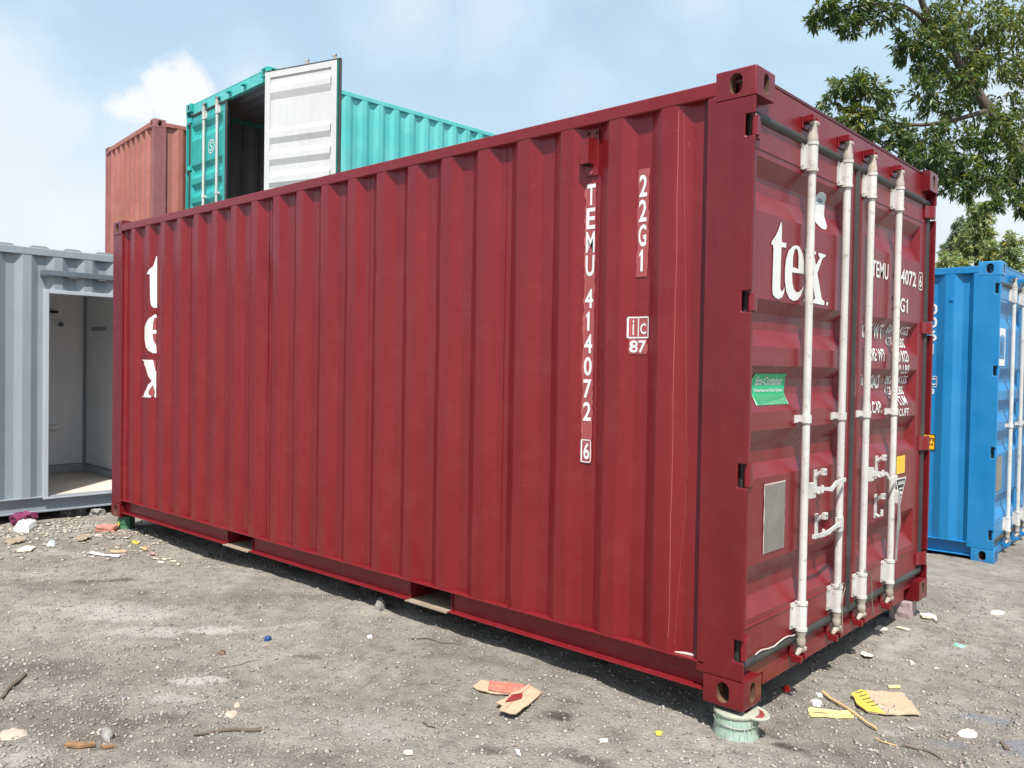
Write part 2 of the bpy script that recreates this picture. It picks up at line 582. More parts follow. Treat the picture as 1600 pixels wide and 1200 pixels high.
# ------------------------------------------------------------------ ground
def build_ground():
    def axis(a, b, st, far):
        mid = list(np.arange(a, b, st))
        lo, hi, d = [a], [b], st
        while hi[-1] < far:
            d *= 1.22
            hi.append(hi[-1] + d)
            lo.append(lo[-1] - d)
        return np.array(sorted(set(lo[1:])) + mid + hi)
    xs = axis(-7.6, 1.6, .024, 700)
    ys = axis(-2.4, 3.4, .024, 700)
    X, Y = np.meshgrid(xs, ys, indexing='ij')
    Z = gz(X, Y)
    nx, ny = X.shape
    co = np.stack([X, Y, Z], -1).reshape(-1, 3)
    idx = np.arange(nx * ny).reshape(nx, ny)
    q = np.stack([idx[:-1, :-1], idx[1:, :-1], idx[1:, 1:], idx[:-1, 1:]], -1).reshape(-1, 4)
    me = bpy.data.meshes.new('ground')
    me.vertices.add(len(co))
    me.vertices.foreach_set('co', co.ravel())
    me.loops.add(q.size)
    me.loops.foreach_set('vertex_index', q.ravel())
    me.polygons.add(len(q))
    me.polygons.foreach_set('loop_start', np.arange(0, q.size, 4))
    me.polygons.foreach_set('loop_total', np.full(len(q), 4))
    me.update(calc_edges=True)
    me.shade_smooth()
    # spills and stains with shapes of their own: white dust, dark oil, blue paint dust
    st = np.zeros((len(co), 4), np.float32)
    x, y = co[:, 0], co[:, 1]
    wob = (vnoise(x * 9, y * 9, 21) - .5) * .75 + (vnoise(x * 26, y * 26, 22) - .5) * .55

    def blob(cx, cy, rx, ry, rot, ch, amt):
        c, s = math.cos(rot), math.sin(rot)
        u = ((x - cx) * c + (y - cy) * s) / rx
        v = (-(x - cx) * s + (y - cy) * c) / ry
        d = np.sqrt(u * u + v * v) + wob
        st[:, ch] = np.maximum(st[:, ch], amt * (1 - sstep(.55, 1.05, d)))
    for b in ((-2.836, -.821, .26, .07, .8, .75), (-3.06, -1.04, .35, .09, .7, .45), (-3.47, -1.0, .26, .15, .6, .6), (-2.18, -1.19, .15, .045, .8, .9), (-2.04, -1.38, .16, .07, .7, .4),
              (-3.63, -1.03, .5, .16, .6, .35), (-2.6, -.62, .35, .05, .9, .4), (-5.3, -.6, .5, .12, .5, .4), (.46, .68, .10, .035, .9, .55), (.41, .55, .06, .03, .4, .6),
              (.05, 1.75, .5, .06, 1.6, .35), (.35, 1.9, .3, .15, 1.2, .3), (-1.2, -.95, .22, .10, .3, .3), (-.3, -.9, .2, .08, .6, .25), (-1.9, -2.0, .1, .08, .2, .6)):
        blob(*b[:5], 0, b[5])
    for b in ((-2.15, -1.80, .42, .22, .6, .5), (-2.75, -1.62, .35, .2, .8, .4), (-1.5, -1.55, .35, .12, .7, .3), (-3.2, -.35, .9, .12, .75, .3), (-.9, .05, .9, .10, .45, .25), (-4.6, -1.2, .6, .16, .7, .35), (.55, .2, .3, .12, .2, .25), (-1.2, -1.3, .4, .1, .5, .22),
              (-.655, -.334, .085, .055, .7, .95), (-.675, -.74, .09, .04, .5, .6), (-.73, -.2, .06, .03, .2, .5), (-.36, -.52, .14, .06, .2, .7), (.166, .111, .12, .035, .3, .9), (.05, .16, .05, .02, .2, .6), (.235, .09, .08, .02, -.4, .5),
              (-1.92, -1.6, .12, .07, .8, .6), (-4.3, -.8, .28, .045, .9, .75), (-1.9, -1.5, .14, .09, .5, .5), (-2.02, -.68, .1, .03, .5, .6), (-2.7, -1.8, .2, .1, .5, .4)):
        blob(*b[:5], 1, b[5])
    for b in ((.70, 1.0, .16, .06, .3, .5), (.83, .725, .14, .10, .5, .45), (.62, .6, .12, .05, .3, .3)):
        blob(*b[:5], 2, b[5])
    at = me.attributes.new('stain', 'FLOAT_COLOR', 'POINT')
    at.data.foreach_set('color', st.ravel())

    m, nt, b, L = new_mat('dry_gravel_dirt')
    tc = N(nt, 'ShaderNodeTexCoord')
    v = tc.outputs['Object']

    def noise(sc, det, rough=.6):
        n = N(nt, 'ShaderNodeTexNoise')
        n.inputs['Scale'].default_value = sc
        n.inputs['Detail'].default_value = det
        n.inputs['Roughness'].default_value = rough
        L(v, n.inputs['Vector'])
        return n.outputs['Fac']

    def ramp(fac, stops):
        r = N(nt, 'ShaderNodeValToRGB')
        el = r.color_ramp.elements
        while len(el) < len(stops):
            el.new(.5)
        for e, (p_, c) in zip(el, stops):
            e.position = p_
            e.color = (*c, 1)
        L(fac, r.inputs[0])
        return r.outputs['Color']

    def mix(f, a_, b_, mode='MIX'):
        k = N(nt, 'ShaderNodeMix', data_type='RGBA', blend_type=mode)
        for s_, val in ((k.inputs['Factor'], f), (k.inputs['A'], a_), (k.inputs['B'], b_)):
            if isinstance(val, (int, float)):
                s_.default_value = val
            elif isinstance(val, tuple):
                s_.default_value = (*val, 1)
            else:
                L(val, s_)
        return k.outputs['Result']
    big = ramp(noise(1.0, 6, .65), [(.33, (.275, .243, .203)), (.5, (.39, .354, .304)), (.66, (.485, .443, .382))])
    mid = ramp(noise(9, 7, .7), [(.3, (.62, .61, .60)), (.5, (1, 1, 1)), (.72, (1.22, 1.2, 1.17))])
    col = mix(1.0, big, mid, 'MULTIPLY')
    fine = ramp(noise(95, 5, .75), [(.30, (.36, .35, .34)), (.44, (.92, .92, .92)), (.60, (1.04, 1.04, 1.04)), (.74, (1.3, 1.28, 1.25))])
    col = mix(.85, col, fine, 'MULTIPLY')
    a = N(nt, 'ShaderNodeAttribute', attribute_name='stain')
    sp = N(nt, 'ShaderNodeSeparateColor')
    L(a.outputs['Color'], sp.inputs[0])
    col = mix(sp.outputs[0], col, (.64, .61, .56))
    col = mix(sp.outputs[1], col, (.095, .080, .068))
    col = mix(sp.outputs[2], col, (.22, .28, .38))
    L(col, b.inputs['Base Color'])
    b.inputs['Roughness'].default_value = .95
    b.inputs['Specular IOR Level'].default_value = .15
    vor = N(nt, 'ShaderNodeTexVoronoi')
    vor.inputs['Scale'].default_value = 62
    L(v, vor.inputs['Vector'])
    ad = N(nt, 'ShaderNodeMath', operation='MULTIPLY_ADD', i_1=-.55)
    L(vor.outputs['Distance'], ad.inputs[0])
    L(noise(120, 5, .75), ad.inputs[2])
    ad2 = N(nt, 'ShaderNodeMath', operation='MULTIPLY_ADD', i_1=1.3)
    L(noise(30, 6, .7), ad2.inputs[0])
    L(ad.outputs[0], ad2.inputs[2])
    bp = N(nt, 'ShaderNodeBump')
    bp.inputs['Strength'].default_value = .9
    bp.inputs['Distance'].default_value = .018
    L(ad2.outputs[0], bp.inputs['Height'])
    L(bp.outputs[0], b.inputs['Normal'])
    me.materials.append(m)
    o = link('ground', me)
    tag(o, 'grey brown dirt yard strewn with gravel and dust', kind='structure')


build_ground()

# ------------------------------------------------------------------ shipping containers
CL, CW, CH = 6.058, 2.438, 2.591
E0, PT = -0.506, 0.277
XD = -0.045
DZ = [(2.259, 2.187, 2.122, 2.037), (1.677, 1.621, 1.55, 1.479), (1.398, 1.344, 1.276, 1.203), (1.125, 1.059, .984, .925), (.565, .497, .425, .345)]
DCUTS = [z for q in DZ for z in q]


def corr(s0, s1, e0=E0, pt=PT, dep=.036, seg=(.071, .074, .060), ch=.0035):
    """folded sheet profile: list of (s, depth); ch rounds the bends"""
    pts = []
    k = math.floor((s0 - e0) / pt) - 1
    while e0 + k * pt < s1 + pt:
        b = e0 + k * pt
        pts += [(b, dep), (b + seg[0], 0), (b + seg[0] + seg[1], 0), (b + sum(seg), dep)]
        k += 1

    def depth(s):
        for (a, da), (c, dc) in zip(pts, pts[1:]):
            if a <= s <= c:
                return da + (dc - da) * (s - a) / max(c - a, 1e-9)
        return dep
    res = [(s0, depth(s0))]
    for (a, da) in pts:
        for s in (a - ch, a + ch):
            if s0 < s < s1:
                res.append((s, depth(s)))
    res.append((s1, depth(s1)))
    return res


def side_depth(s):
    """depth of the red container's near wall at x = s"""
    t = (s - E0) % PT
    if s > -.262:
        return .036
    if t < .071:
        return .036 * (1 - t / .071)
    if t < .145:
        return 0.0
    if t < .205:
        return .036 * (t - .145) / .060
    return .036


def door_x(z):
    for a, b, c, d in DZ:
        if d <= z <= a:
            if z > b:
                return XD - .036 * (a - z) / (a - b)
            if z < c:
                return XD - .036 * (z - d) / (c - d)
            return XD - .036
    return XD


def sheet(prof, z0, z1, nz, fn, name, mats, parent, wave=0.0, dents=(), thick=.004, seed=0, cap=True):
    """two skins of a folded sheet; fn(s, depth, z) -> xyz"""
    zs = np.linspace(z0, z1, nz + 1)
    ns = len(prof)
    V = []
    for t in (0.0, thick):
        for z in zs:
            for (s, d) in prof:
                dd = d + t
                if wave:
                    dd += float((vnoise(s * 5.3 + seed, z * 2.1, 5 + seed) - .5) * wave)
                for (ds, dz_, rs, rz_, am) in dents:
                    dd += am * math.exp(-((s - ds) / rs) ** 2 - ((z - dz_) / rz_) ** 2)
                V.append(fn(s, dd, z))
    F, MI = [], []
    for layer in (0, 1):
        o = layer * ns * (nz + 1)
        for i in range(nz):
            for j in range(ns - 1):
                a = o + i * ns + j
                F.append((a, a + 1, a + ns + 1, a + ns) if not layer else (a, a + ns, a + ns + 1, a + 1))
                MI.append(layer)
    if cap:
        o = ns * (nz + 1)
        for j in range(ns - 1):
            F.append((j, j + o, j + 1 + o, j + 1))
            MI.append(0)
            t = nz * ns
            F.append((t + j, t + j + 1, t + j + 1 + o, t + j + o))
            MI.append(0)
        for i in range(nz):
            for j in (0, ns - 1):
                a = i * ns + j
                F.append((a, a + ns, a + ns + o, a + o) if j == 0 else (a, a + o, a + ns + o, a + ns))
                MI.append(0)
    me = bpy.data.meshes.new(name)
    me.from_pydata(V, [], F)
    for m in mats:
        me.materials.append(m)
    me.polygons.foreach_set('material_index', MI)
    bm = bmesh.new()
    bm.from_mesh(me)
    bmesh.ops.recalc_face_normals(bm, faces=bm.faces)
    bm.to_mesh(me)
    bm.free()
    me.shade_smooth()
    me.set_sharp_from_angle(angle=R(9))
    return link(name, me, parent)


def casting_mesh(mats):
    """corner casting seen as the +x, -y, +z corner: a rounded steel block cut by three slotted holes"""
    def temp(me):
        o = bpy.data.objects.new('tmp', me)
        COL.objects.link(o)
        return o
    bm = bmesh.new()
    bmesh.ops.create_cube(bm, size=1)
    for v in bm.verts:
        v.co = Vector(((v.co.x - .5) * .178, (v.co.y + .5) * .162, (v.co.z - .5) * .118))
    ed = [e for e in bm.edges if sum(all(abs(v.co[i]) < 1e-5 for v in e.verts) for i in range(3)) >= 2]
    bmesh.ops.bevel(bm, geom=ed, offset=.009, segments=3, affect='EDGES', profile=.5)
    me = bpy.data.meshes.new('tmp')
    bm.to_mesh(me)
    bm.free()
    for m in mats:
        me.materials.append(m)
    base = temp(me)
    cut = []

    def slot(c, ax, ay, hw, hh, nrm, d):
        mb = MB()
        c, ax, ay, nrm = Vector(c), Vector(ax), Vector(ay), Vector(nrm)
        pts = []
        r = min(hw, hh)
        for k in range(20):
            th = 2 * math.pi * (k + .5) / 20
            x, y = r * math.cos(th), r * math.sin(th)
            if hh > hw:
                y += (hh - hw) * (1 if y > 0 else -1)
            else:
                x += (hw - hh) * (1 if x > 0 else -1)
            pts.append((x, y))
        mb.slot(1).prism(pts, lambda p: c + ax * p[0] + ay * p[1] + nrm * .02, lambda p: c + ax * p[0] + ay * p[1] - nrm * d)
        o = mb.build('tmp', mats)
        cut.append(o)
        md = base.modifiers.new('b', 'BOOLEAN')
        md.object = o
        md.operation = 'DIFFERENCE'
        md.solver = 'EXACT'
    slot((-.089, 0, -.061), (1, 0, 0), (0, 0, 1), .028, .042, (0, -1, 0), .14)
    slot((0, .086, -.061), (0, 1, 0), (0, 0, 1), .023, .042, (1, 0, 0), .15)
    slot((-.089, .089, 0), (1, 0, 0), (0, 1, 0), .058, .032, (0, 0, 1), .10)
    dg = bpy.context.evaluated_depsgraph_get()
    out = bpy.data.meshes.new_from_object(base.evaluated_get(dg))
    out.name = 'corner_casting'
    for o in cut + [base]:
        bpy.data.objects.remove(o)
    out.shade_smooth()
    out.set_sharp_from_angle(angle=R(35))
    return out


SLOTS = [(.2, .286), (.904, .999), (1.612, 1.694), (2.313, 2.40)]


def make_leaf(y0, y1, hinge_y, mp, mats_in, parent, marg=(.11, .11)):
    """door leaf at x = XD spanning y0..y1; hinge_y = side where hinges stand. Children: gasket, hinge, weld line"""
    mb = MB()
    ya, yb = y0 + marg[0], y1 - marg[1]
    ys = [y0, ya, ya + .04, yb - .04, yb, y1]
    zs = [.18] + sorted(DCUTS) + [2.395]
    xb = XD - .052

    def dep(i, j):
        z = zs[j]
        if i in (2, 3):
            return door_x(z) if any(abs(z - q[1]) < 1e-6 or abs(z - q[2]) < 1e-6 for q in DZ) else XD
        return XD
    for i in range(5):
        for j in range(len(zs) - 1):
            q = [(i, j), (i + 1, j), (i + 1, j + 1), (i, j + 1)]
            P = [(dep(a, b), ys[a], zs[b]) for a, b in q]
            lows = [k for k in range(4) if P[k][0] < XD - .001]
            if len(lows) == 1:
                k = lows[0]
                mb.face([P[k], P[(k + 1) % 4], P[(k + 2) % 4]])
                mb.face([P[k], P[(k + 2) % 4], P[(k + 3) % 4]])
            else:
                mb.face(P)
    # leaf edges and inner lining (with the same swages showing)
    mb.face([(XD, y0, .18), (xb, y0, .18), (xb, y0, 2.395), (XD, y0, 2.395)])
    mb.face([(XD, y1, .18), (XD, y1, 2.395), (xb, y1, 2.395), (xb, y1, .18)])
    mb.face([(XD, y0, .18), (XD, y1, .18), (xb, y1, .18), (xb, y0, .18)])
    mb.face([(XD, y0, 2.395), (xb, y0, 2.395), (xb, y1, 2.395), (XD, y1, 2.395)])
    mb.slot(1)
    # inner face: frame proud, panel set back, bulging where the outside is pressed in
    fx = xb
    px = xb + .0135
    m_ = .085
    mb.box(fx, fx + .008, y0, y0 + m_, .18, 2.395)
    mb.box(fx, fx + .008, y1 - m_, y1, .18, 2.395)
    mb.box(fx, fx + .008, y0 + m_, y1 - m_, 2.32, 2.395)
    mb.box(fx, fx + .008, y0 + m_, y1 - m_, .18, .30)
    zz = [.30] + sorted(DCUTS) + [2.32]
    for j in range(len(zz) - 1):
        def ix(z):
            return px - (XD - door_x(z)) * .7
        mb.face([(ix(zz[j]), y0 + m_, zz[j]), (ix(zz[j + 1]), y0 + m_, zz[j + 1]), (ix(zz[j + 1]), y1 - m_, zz[j + 1]), (ix(zz[j]), y1 - m_, zz[j])])
    mb.face([(px, y0 + m_, .30), (fx, y0 + m_, .30), (fx, y0 + m_, 2.32), (px, y0 + m_, 2.32)])
    mb.face([(px, y1 - m_, .30), (px, y1 - m_, 2.32), (fx, y1 - m_, 2.32), (fx, y1 - m_, .30)])
    mb.face([(px, y0 + m_, 2.32), (px, y1 - m_, 2.32), (fx, y1 - m_, 2.32), (fx, y0 + m_, 2.32)])
    # welded crease lines where the panel meets the top and bottom tubes
    mb.slot(0)
    for z in (2.288, .314):
        mb.tube([(XD, y0 + .012, z), (XD, y1 - .07, z)], .0045, 6)
    for yy in (y0 + .028, y1 - .06):
        mb.tube([(XD - .001, yy, .31), (XD - .001, yy, 2.285)], .0035, 6)
    leaf = mb.build('door', [mp, mats_in], parent, recalc=True, smooth=12)
    return leaf


def gasket_path(parent, segs, mat):
    for path in segs:
        mb = MB()
        mb.tube(path, .021, 10, flat=(1, 1))
        mb.build('gasket', mat, parent, smooth=40)


def lock_bar(y, parent, mrod, mrust, keep_mat, z0=.165, z1=2.44, x=-.012, keepers=None, side=1):
    """one locking bar: rod + brackets + cams; keepers stay with the frame"""
    mb = MB()
    mb.tube([(x, y, z0 + .05), (x, y, z1 - .03)], .0185, 14)
    bar = mb.build('locking_bar', mrod, parent, smooth=40)
    for (za, zb) in ((2.28, 2.395), (.212, .328)):
        b = MB()
        b.box(XD, XD + .006, y - .048, y + .036, za, zb)
        b.box(XD + .006, x + .002, y - .024, y - .0195, za + .004, zb - .004)
        b.box(XD + .006, x + .002, y + .0195, y + .024, za + .004, zb - .004)
        b.tube([(x, y, za), (x, y, zb)], .0245, 14)
        b.tube([(x, y, za - .008), (x, y, za + .006)], .0275, 14)
        b.tube([(x, y, zb - .006), (x, y, zb + .008)], .0275, 14)
        o = b.build('bar_bracket', mrod, bar, smooth=40)
        for zz in (za + .016, zb - .016):
            for yy in (y - .040, y + .030):
                c = MB()
                c.tube([(XD + .005, yy, zz), (XD + .011, yy, zz)], .0055, 8)
                c.build('rivet', mrust, bar, smooth=30)
    b = MB()
    b.box(XD, XD + .005, y - .052, y + .034, 1.145, 1.18)
    b.tube([(x, y, 1.145), (x, y, 1.18)], .0245, 14)
    b.box(XD + .005, x, y - .024, y + .024, 1.15, 1.175)
    b.build('bar_bracket', mrod, bar, smooth=40)
    for top in (1, 0):
        b = MB()
        if top:
            b.tube([(x, y, 2.405), (x, y, 2.428), (x, y, 2.440), (x, y, 2.452), (x, y, 2.468)], [.0245, .0245, .021, .0205, .0195], 14)
            zc = 2.487
        else:
            b.tube([(x, y, .205), (x, y, .190), (x, y, .178), (x, y, .165), (x, y, .150), (x, y, .135)], [.0245, .0235, .019, .0205, .0225, .017], 14)
            zc = .118
        sgn = 1 if top else -1
        b.tube([(x, y, zc - .022 * sgn), (x + .002, y + .004, zc), (x + .006, y + .028 * side, zc + .002 * sgn), (x + .004, y + .040 * side, zc + .012 * sgn)], [.015, .0155, .0135, .009], 8)
        b.tube([(x, y, zc - .006 * sgn), (x, y - .020 * side, zc + .006 * sgn), (x - .006, y - .030 * side, zc + .02 * sgn)], [.0125, .012, .008], 8)
        b.build('cam', mrust, bar, smooth=40)
    if keepers is not None:
        for zc, s in ((2.487, 1), (.112, -1)):
            k = MB()
            xf = XD - .004
            k.box(xf, xf + .009, y - .042, y + .040, zc - .024, zc + .030)
            zt = zc + .014 if s > 0 else zc - .034
            k.box(xf + .009, .008, y - .040, y - .022, zt - .012, zt + .018)
            k.box(xf + .009, .004, y + .018, y + .036, zt - .008, zt + .014)
            k.box(xf + .009, -.006, y - .022, y + .018, zt + .002, zt + .012)
            k.build('cam_keeper', keep_mat, keepers, bevel=.003)
    return bar


def post_mesh(y_out, sgn, slots=True):
    """door-end corner post; sgn +1: outer face at y_out looking to -y"""
    mb = MB()

    def bx(x0, x1, a, b, z0, z1):
        ya, yb = sorted((y_out + sgn * a, y_out + sgn * b))
        mb.box(x0, x1, ya, yb, z0, z1)
    z0, z1 = .118, CH - .118
    poly = [(-.216, z0), (-.004, z0)]
    for (a, b) in SLOTS:
        poly += [(-.004, a), (-.047, a), (-.047, b), (-.004, b)]
    poly += [(-.004, z1), (-.178, z1), (-.178, z1 + .0215), (-.216, z1 + .0215)]
    mb.prism(poly, lambda p: (p[0], y_out + sgn * .0015, p[1]), lambda p: (p[0], y_out + sgn * .014, p[1]))
    bx(-.216, -.085, .012, .055, z0, z1)
    return mb


def bottom_rail(y_out, sgn, mp, pocket_mat, parent, xs=((-5.88, -4.115), (-3.769, -2.075), (-1.731, -.178))):
    mb = MB()

    def bx(m, x0, x1, a, b, z0, z1):
        ya, yb = sorted((y_out + sgn * a, y_out + sgn * b))
        m.box(x0, x1, ya, yb, z0, z1)
    bx(mb, -5.88, -.178, .0015, .085, .154, .163)          # ledge the wall stands on
    for (a, b) in xs:
        bx(mb, a, b, .050, .056, .048, .154)
        bx(mb, a, b, .006, .056, .042, .048)
    for (a, b) in ((-4.115, -3.769), (-2.075, -1.731)):
        for x in (a, b):
            bx(mb, x - .003, x + .003, .040, .050, .0425, .1535)
    return mb.build('bottom_side_rail', mp, parent, bevel=.002)


def make_container(name, label, cat, P, loc=(0, 0, 0), rz=0, group=None, casting=None, open_right=None, near_detail=True, wave=.0036, inner=None, dents=(), post=None, rodset=True, doorP=None, seams=True, castM=None):
    root = thing(name, label, cat, loc, rz, group)
    post = post or P
    doorP = doorP or P
    inner = inner or M['teal_in']
    cm = casting_mesh([castM or post, M['cavity']])
    for sx, ox in ((1, 0), (-1, -CL)):
        for sy_, oy in ((1, 0), (-1, CW)):
            for sz, oz in ((1, CH), (-1, 0)):
                o = link('corner_casting', cm, root)
                o.location = (ox, oy, oz)
                o.scale = (sx, sy_, sz)
    # posts
    for yo, s in ((0, 1), (CW, -1)):
        post_mesh(yo, s).build('corner_post', post, root, bevel=.006)
        mb = MB()
        ya, yb = sorted((yo + s * .0015, yo + s * .075))
        mb.box(-CL + .002, -5.87, ya, yb, .118, CH - .118)
        mb.build('corner_post', post, root, bevel=.008)
        # sealant strip / return beside the door post
        mb = MB()
        f = lambda p: (p[0], yo + s * p[1], 0)
        q = [(-.250, .037), (-.2175, .006), (-.2175, .037)]
        mb.prism(q, lambda p: (p[0], yo + s * p[1], .1635), lambda p: (p[0], yo + s * p[1], CH - .101))
        mb.build('seal_strip', M['red_gap'] if P is M['red'] else P, root)
        # rails
        ya, yb = sorted((yo + s * .0005, yo + s * .062))
        mb = MB()
        mb.box(-5.88, -.178, ya, yb, 2.495, 2.556)
        mb.build('top_side_rail', P, root, bevel=.006)
        bottom_rail(yo, s, P, M['wood_pale'], root)
        bounds = [-5.87, -4.699, -3.591, -2.483, -1.375, -.2165]
        for i in range(5):
            pr = corr(bounds[i], bounds[i + 1])
            pr = [(a, .036 if a > -.262 else d) for a, d in pr]
            fn = (lambda sx_, d, z: (sx_, .003 + d, z)) if s > 0 else (lambda sx_, d, z: (sx_, CW - .003 - d, z))
            sheet(pr, .163, 2.50, 22 if (s > 0 and wave > 0) else 1, fn, 'side_panel', [P, inner], root, wave=wave if s > 0 else 0, dents=dents if s > 0 else (), seed=i)
        if s > 0 and seams:
            for x in bounds[1:-1]:
                mb = MB()
                mb.tube([(x, .0382, .17), (x, .0382, 2.49)], .0032, 6)
                mb.build('weld_seam', P, root, smooth=40)
    # closed end wall
    pr = corr(.16, CW - .16, e0=.30, pt=.25, seg=(.06, .066, .06), dep=.045)
    sheet(pr, .163, 2.50, 1, lambda s_, d, z: (-CL + .012 + d, s_, z), 'end_panel', [P, inner], root)
    mb = MB()
    mb.box(-CL + .004, -CL + .07, .1625, CW - .1625, 2.495, 2.57)
    mb.build('top_end_rail', P, root, bevel=.006)
    mb = MB()
    mb.box(-CL + .004, -CL + .07, .1625, CW - .1625, .02, .162)
    mb.build('bottom_end_rail', P, root, bevel=.006)
    for ya, yb in ((.0765, .16), (CW - .16, CW - .0765)):
        MB().box(-6.04, -5.862, ya, yb, .163, 2.495).build('end_return', P, root)
    # roof, floor, cross members
    pr = corr(-5.98, -.06, e0=-.2, pt=.209, seg=(.03, .09, .03), dep=.02)
    sheet([(a, -.0 + d) for a, d in pr], .03, CW - .03, 1, lambda s_, d, y: (s_, y, 2.5535 - d), 'roof_panel', [P, inner], root)
    mb = MB()
    mb.box(-5.98, -.06, .06, CW - .06, .164, .19)
    mb.build('floor', M['plywood'], root)
    cmm = MB().box(-.02, .02, .075, CW - .075, .045, .1535)
    first = None
    for i in range(14):
        x = -.6 - i * .385
        if -4.14 < x < -3.74 or -2.10 < x < -1.70:
            continue
        if first is None:
            first = cmm.build('cross_member', P, root)
            o = first
        else:
            o = first.copy()
            COL.objects.link(o)
        o.location = (x, 0, 0)
    for a, b in ((-4.115, -3.769), (-2.075, -1.731)):
        mb = MB()
        mb.box(a + .001, b - .001, .0015, CW - .0015, .036, .042)
        mb.slot(1).box(a + .001, b - .001, .056, CW - .056, .148, .1535)
        mb.box(a - .002, a + .003, .0565, CW - .0565, .042, .148)
        mb.box(b - .003, b + .002, .0565, CW - .0565, .042, .148)
        mb.build('forklift_pocket', [M['wood_pale'], P], root)
    # door end frame
    mb = MB()
    mb.box(-.11, XD - .004, .055, CW - .055, 2.432, 2.574)
    mb.build('door_header', P, root, bevel=.004)
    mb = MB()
    mb.box(-.11, XD - .002, .163, CW - .163, 2.5745, 2.587)  # strip put in for roof edge shading, painted dark on the red container
    mb.build('header_shade_strip', M['red_gap'] if P is M['red'] else P, root)
    mb = MB()
    xs_ = XD - .006
    mb.box(-.13, xs_, .055, CW - .055, .082, .145)
    mb.box(-.13, xs_, .285, CW - .285, .026, .082)
    mb.box(-.028 + xs_, xs_, .162, .166, .03, .082)
    mb.build('door_sill', P, root, bevel=.003)
    if near_detail:
        mb = MB()
        mb.prism([(0, 0), (.10, 0), (0, .05)], lambda p: (xs_ - .004, .175 + p[0], .03 + p[1]), lambda p: (xs_ - .01, .175 + p[0], .03 + p[1]))
        mb.build('tie_plate', M['rust_post'], root)
    leaves = []
    spans = ((.062, 1.197), (1.235, CW - .062))
    for k, (a, b) in enumerate(spans):
        if k == 1 and open_right is not None:
            # the leaf swung right round on its hinges
            leaf = make_leaf(a, b, 1, doorP, M['white_in'], root)
            hx, hy = -.02, CW - .03
            mt = Matrix.Translation((hx, hy, .085)) @ Matrix.Rotation(open_right, 4, 'Z') @ Matrix.Translation((-hx, -hy, 0))
            leaf.matrix_local = mt
        else:
            leaf = make_leaf(a, b, -1 if k == 0 else 1, doorP, M['white_in'], root, (.045, .09) if k == 0 else (.11, .11))
        leaves.append(leaf)
        s = 1 if k == 0 else -1
        yo = 0 if k == 0 else CW
        for (z0, z1) in SLOTS:
            mb = MB()
            pts = [(-.030, .026), (-.006, .026), (-.006, .050), (-.026, .075), (XD + .010, .12), (XD, .12), (XD, .05)]
            mb.prism(pts, lambda p: (p[0], yo + s * p[1], z0 + .006), lambda p: (p[0], yo + s * p[1], z1 - .006))
            mb.tube([(-.016, yo + s * .026, z0 + .003), (-.016, yo + s * .026, z1 - .003)], .0125, 12)
            mb.build('hinge', doorP, leaf, bevel=.002)
        xg = XD - .004
        e0_, e1_ = a - .014, b + .016
        if k == 0:
            segs = [[(xg, e0_, .163), (xg, e0_ + .012, 2.412), (xg, e0_ + .03, 2.412)][:2], [(xg, e0_, 2.412), (xg, 1.216, 2.412)], [(xg, e0_, .163), (xg, 1.216, .163)], [(xg, 1.216, .163), (xg, 1.216, 2.412)]]
        else:
            segs = [[(xg, 1.2165, 2.412), (xg, e1_, 2.412)], [(xg, 1.2165, .163), (xg, e1_, .163)], [(xg, e1_, .163), (xg, e1_, 2.412)]]
            if open_right is not None:
                segs.append([(xg, 1.222, .163), (xg, 1.222, 2.412)])
        gasket_path(leaf, segs, M['rubber'])
    bars = []
    if rodset:
        for i, y in enumerate((.58, 1.0, 1.335, 1.765)):
            par = root
            bar = lock_bar(y, root, M['rod'], M['rod_rust'], doorP, keepers=root, side=1)
            if i >= 2 and open_right is not None:
                bar.matrix_local = mt
            bars.append(bar)
    return root, leaves, bars

# ------------------------------------------------------------------ the red container
dents = [(-3.60, 1.92, .05, .12, .010), (-3.45, 1.93, .03, .09, .012), (-3.55, 1.45, .05, .2, .007), (-2.62, 1.95, .06, .15, .006), (-2.40, 1.95, .03, .06, .008),
         (-1.90, 1.60, .05, .10, .006), (-1.05, 1.0, .08, .2, .005), (-.70, 1.25, .06, .12, .005), (-2.0, .9, .1, .3, .004), (-4.3, 1.2, .08, .3, .004)]
red, rleaf, rbars = make_container('shipping_container', 'dark red container raised on buckets and blocks in the foreground', 'shipping container', M['red'],
                                   dents=dents, post=M['red_post'], inner=M['teal_in'], castM=M['red_post'])


def side_map(off=.0025):
    return lambda s, z: (s, .003 + side_depth(s) - off, z)


SCUTS = []
for k in range(-1, 21):
    b = E0 - k * PT
    SCUTS += [b, b + .071, b + .145, b + .205]


def door_map(off=.003):
    return lambda y, z: (door_x(z) + off, y, z)


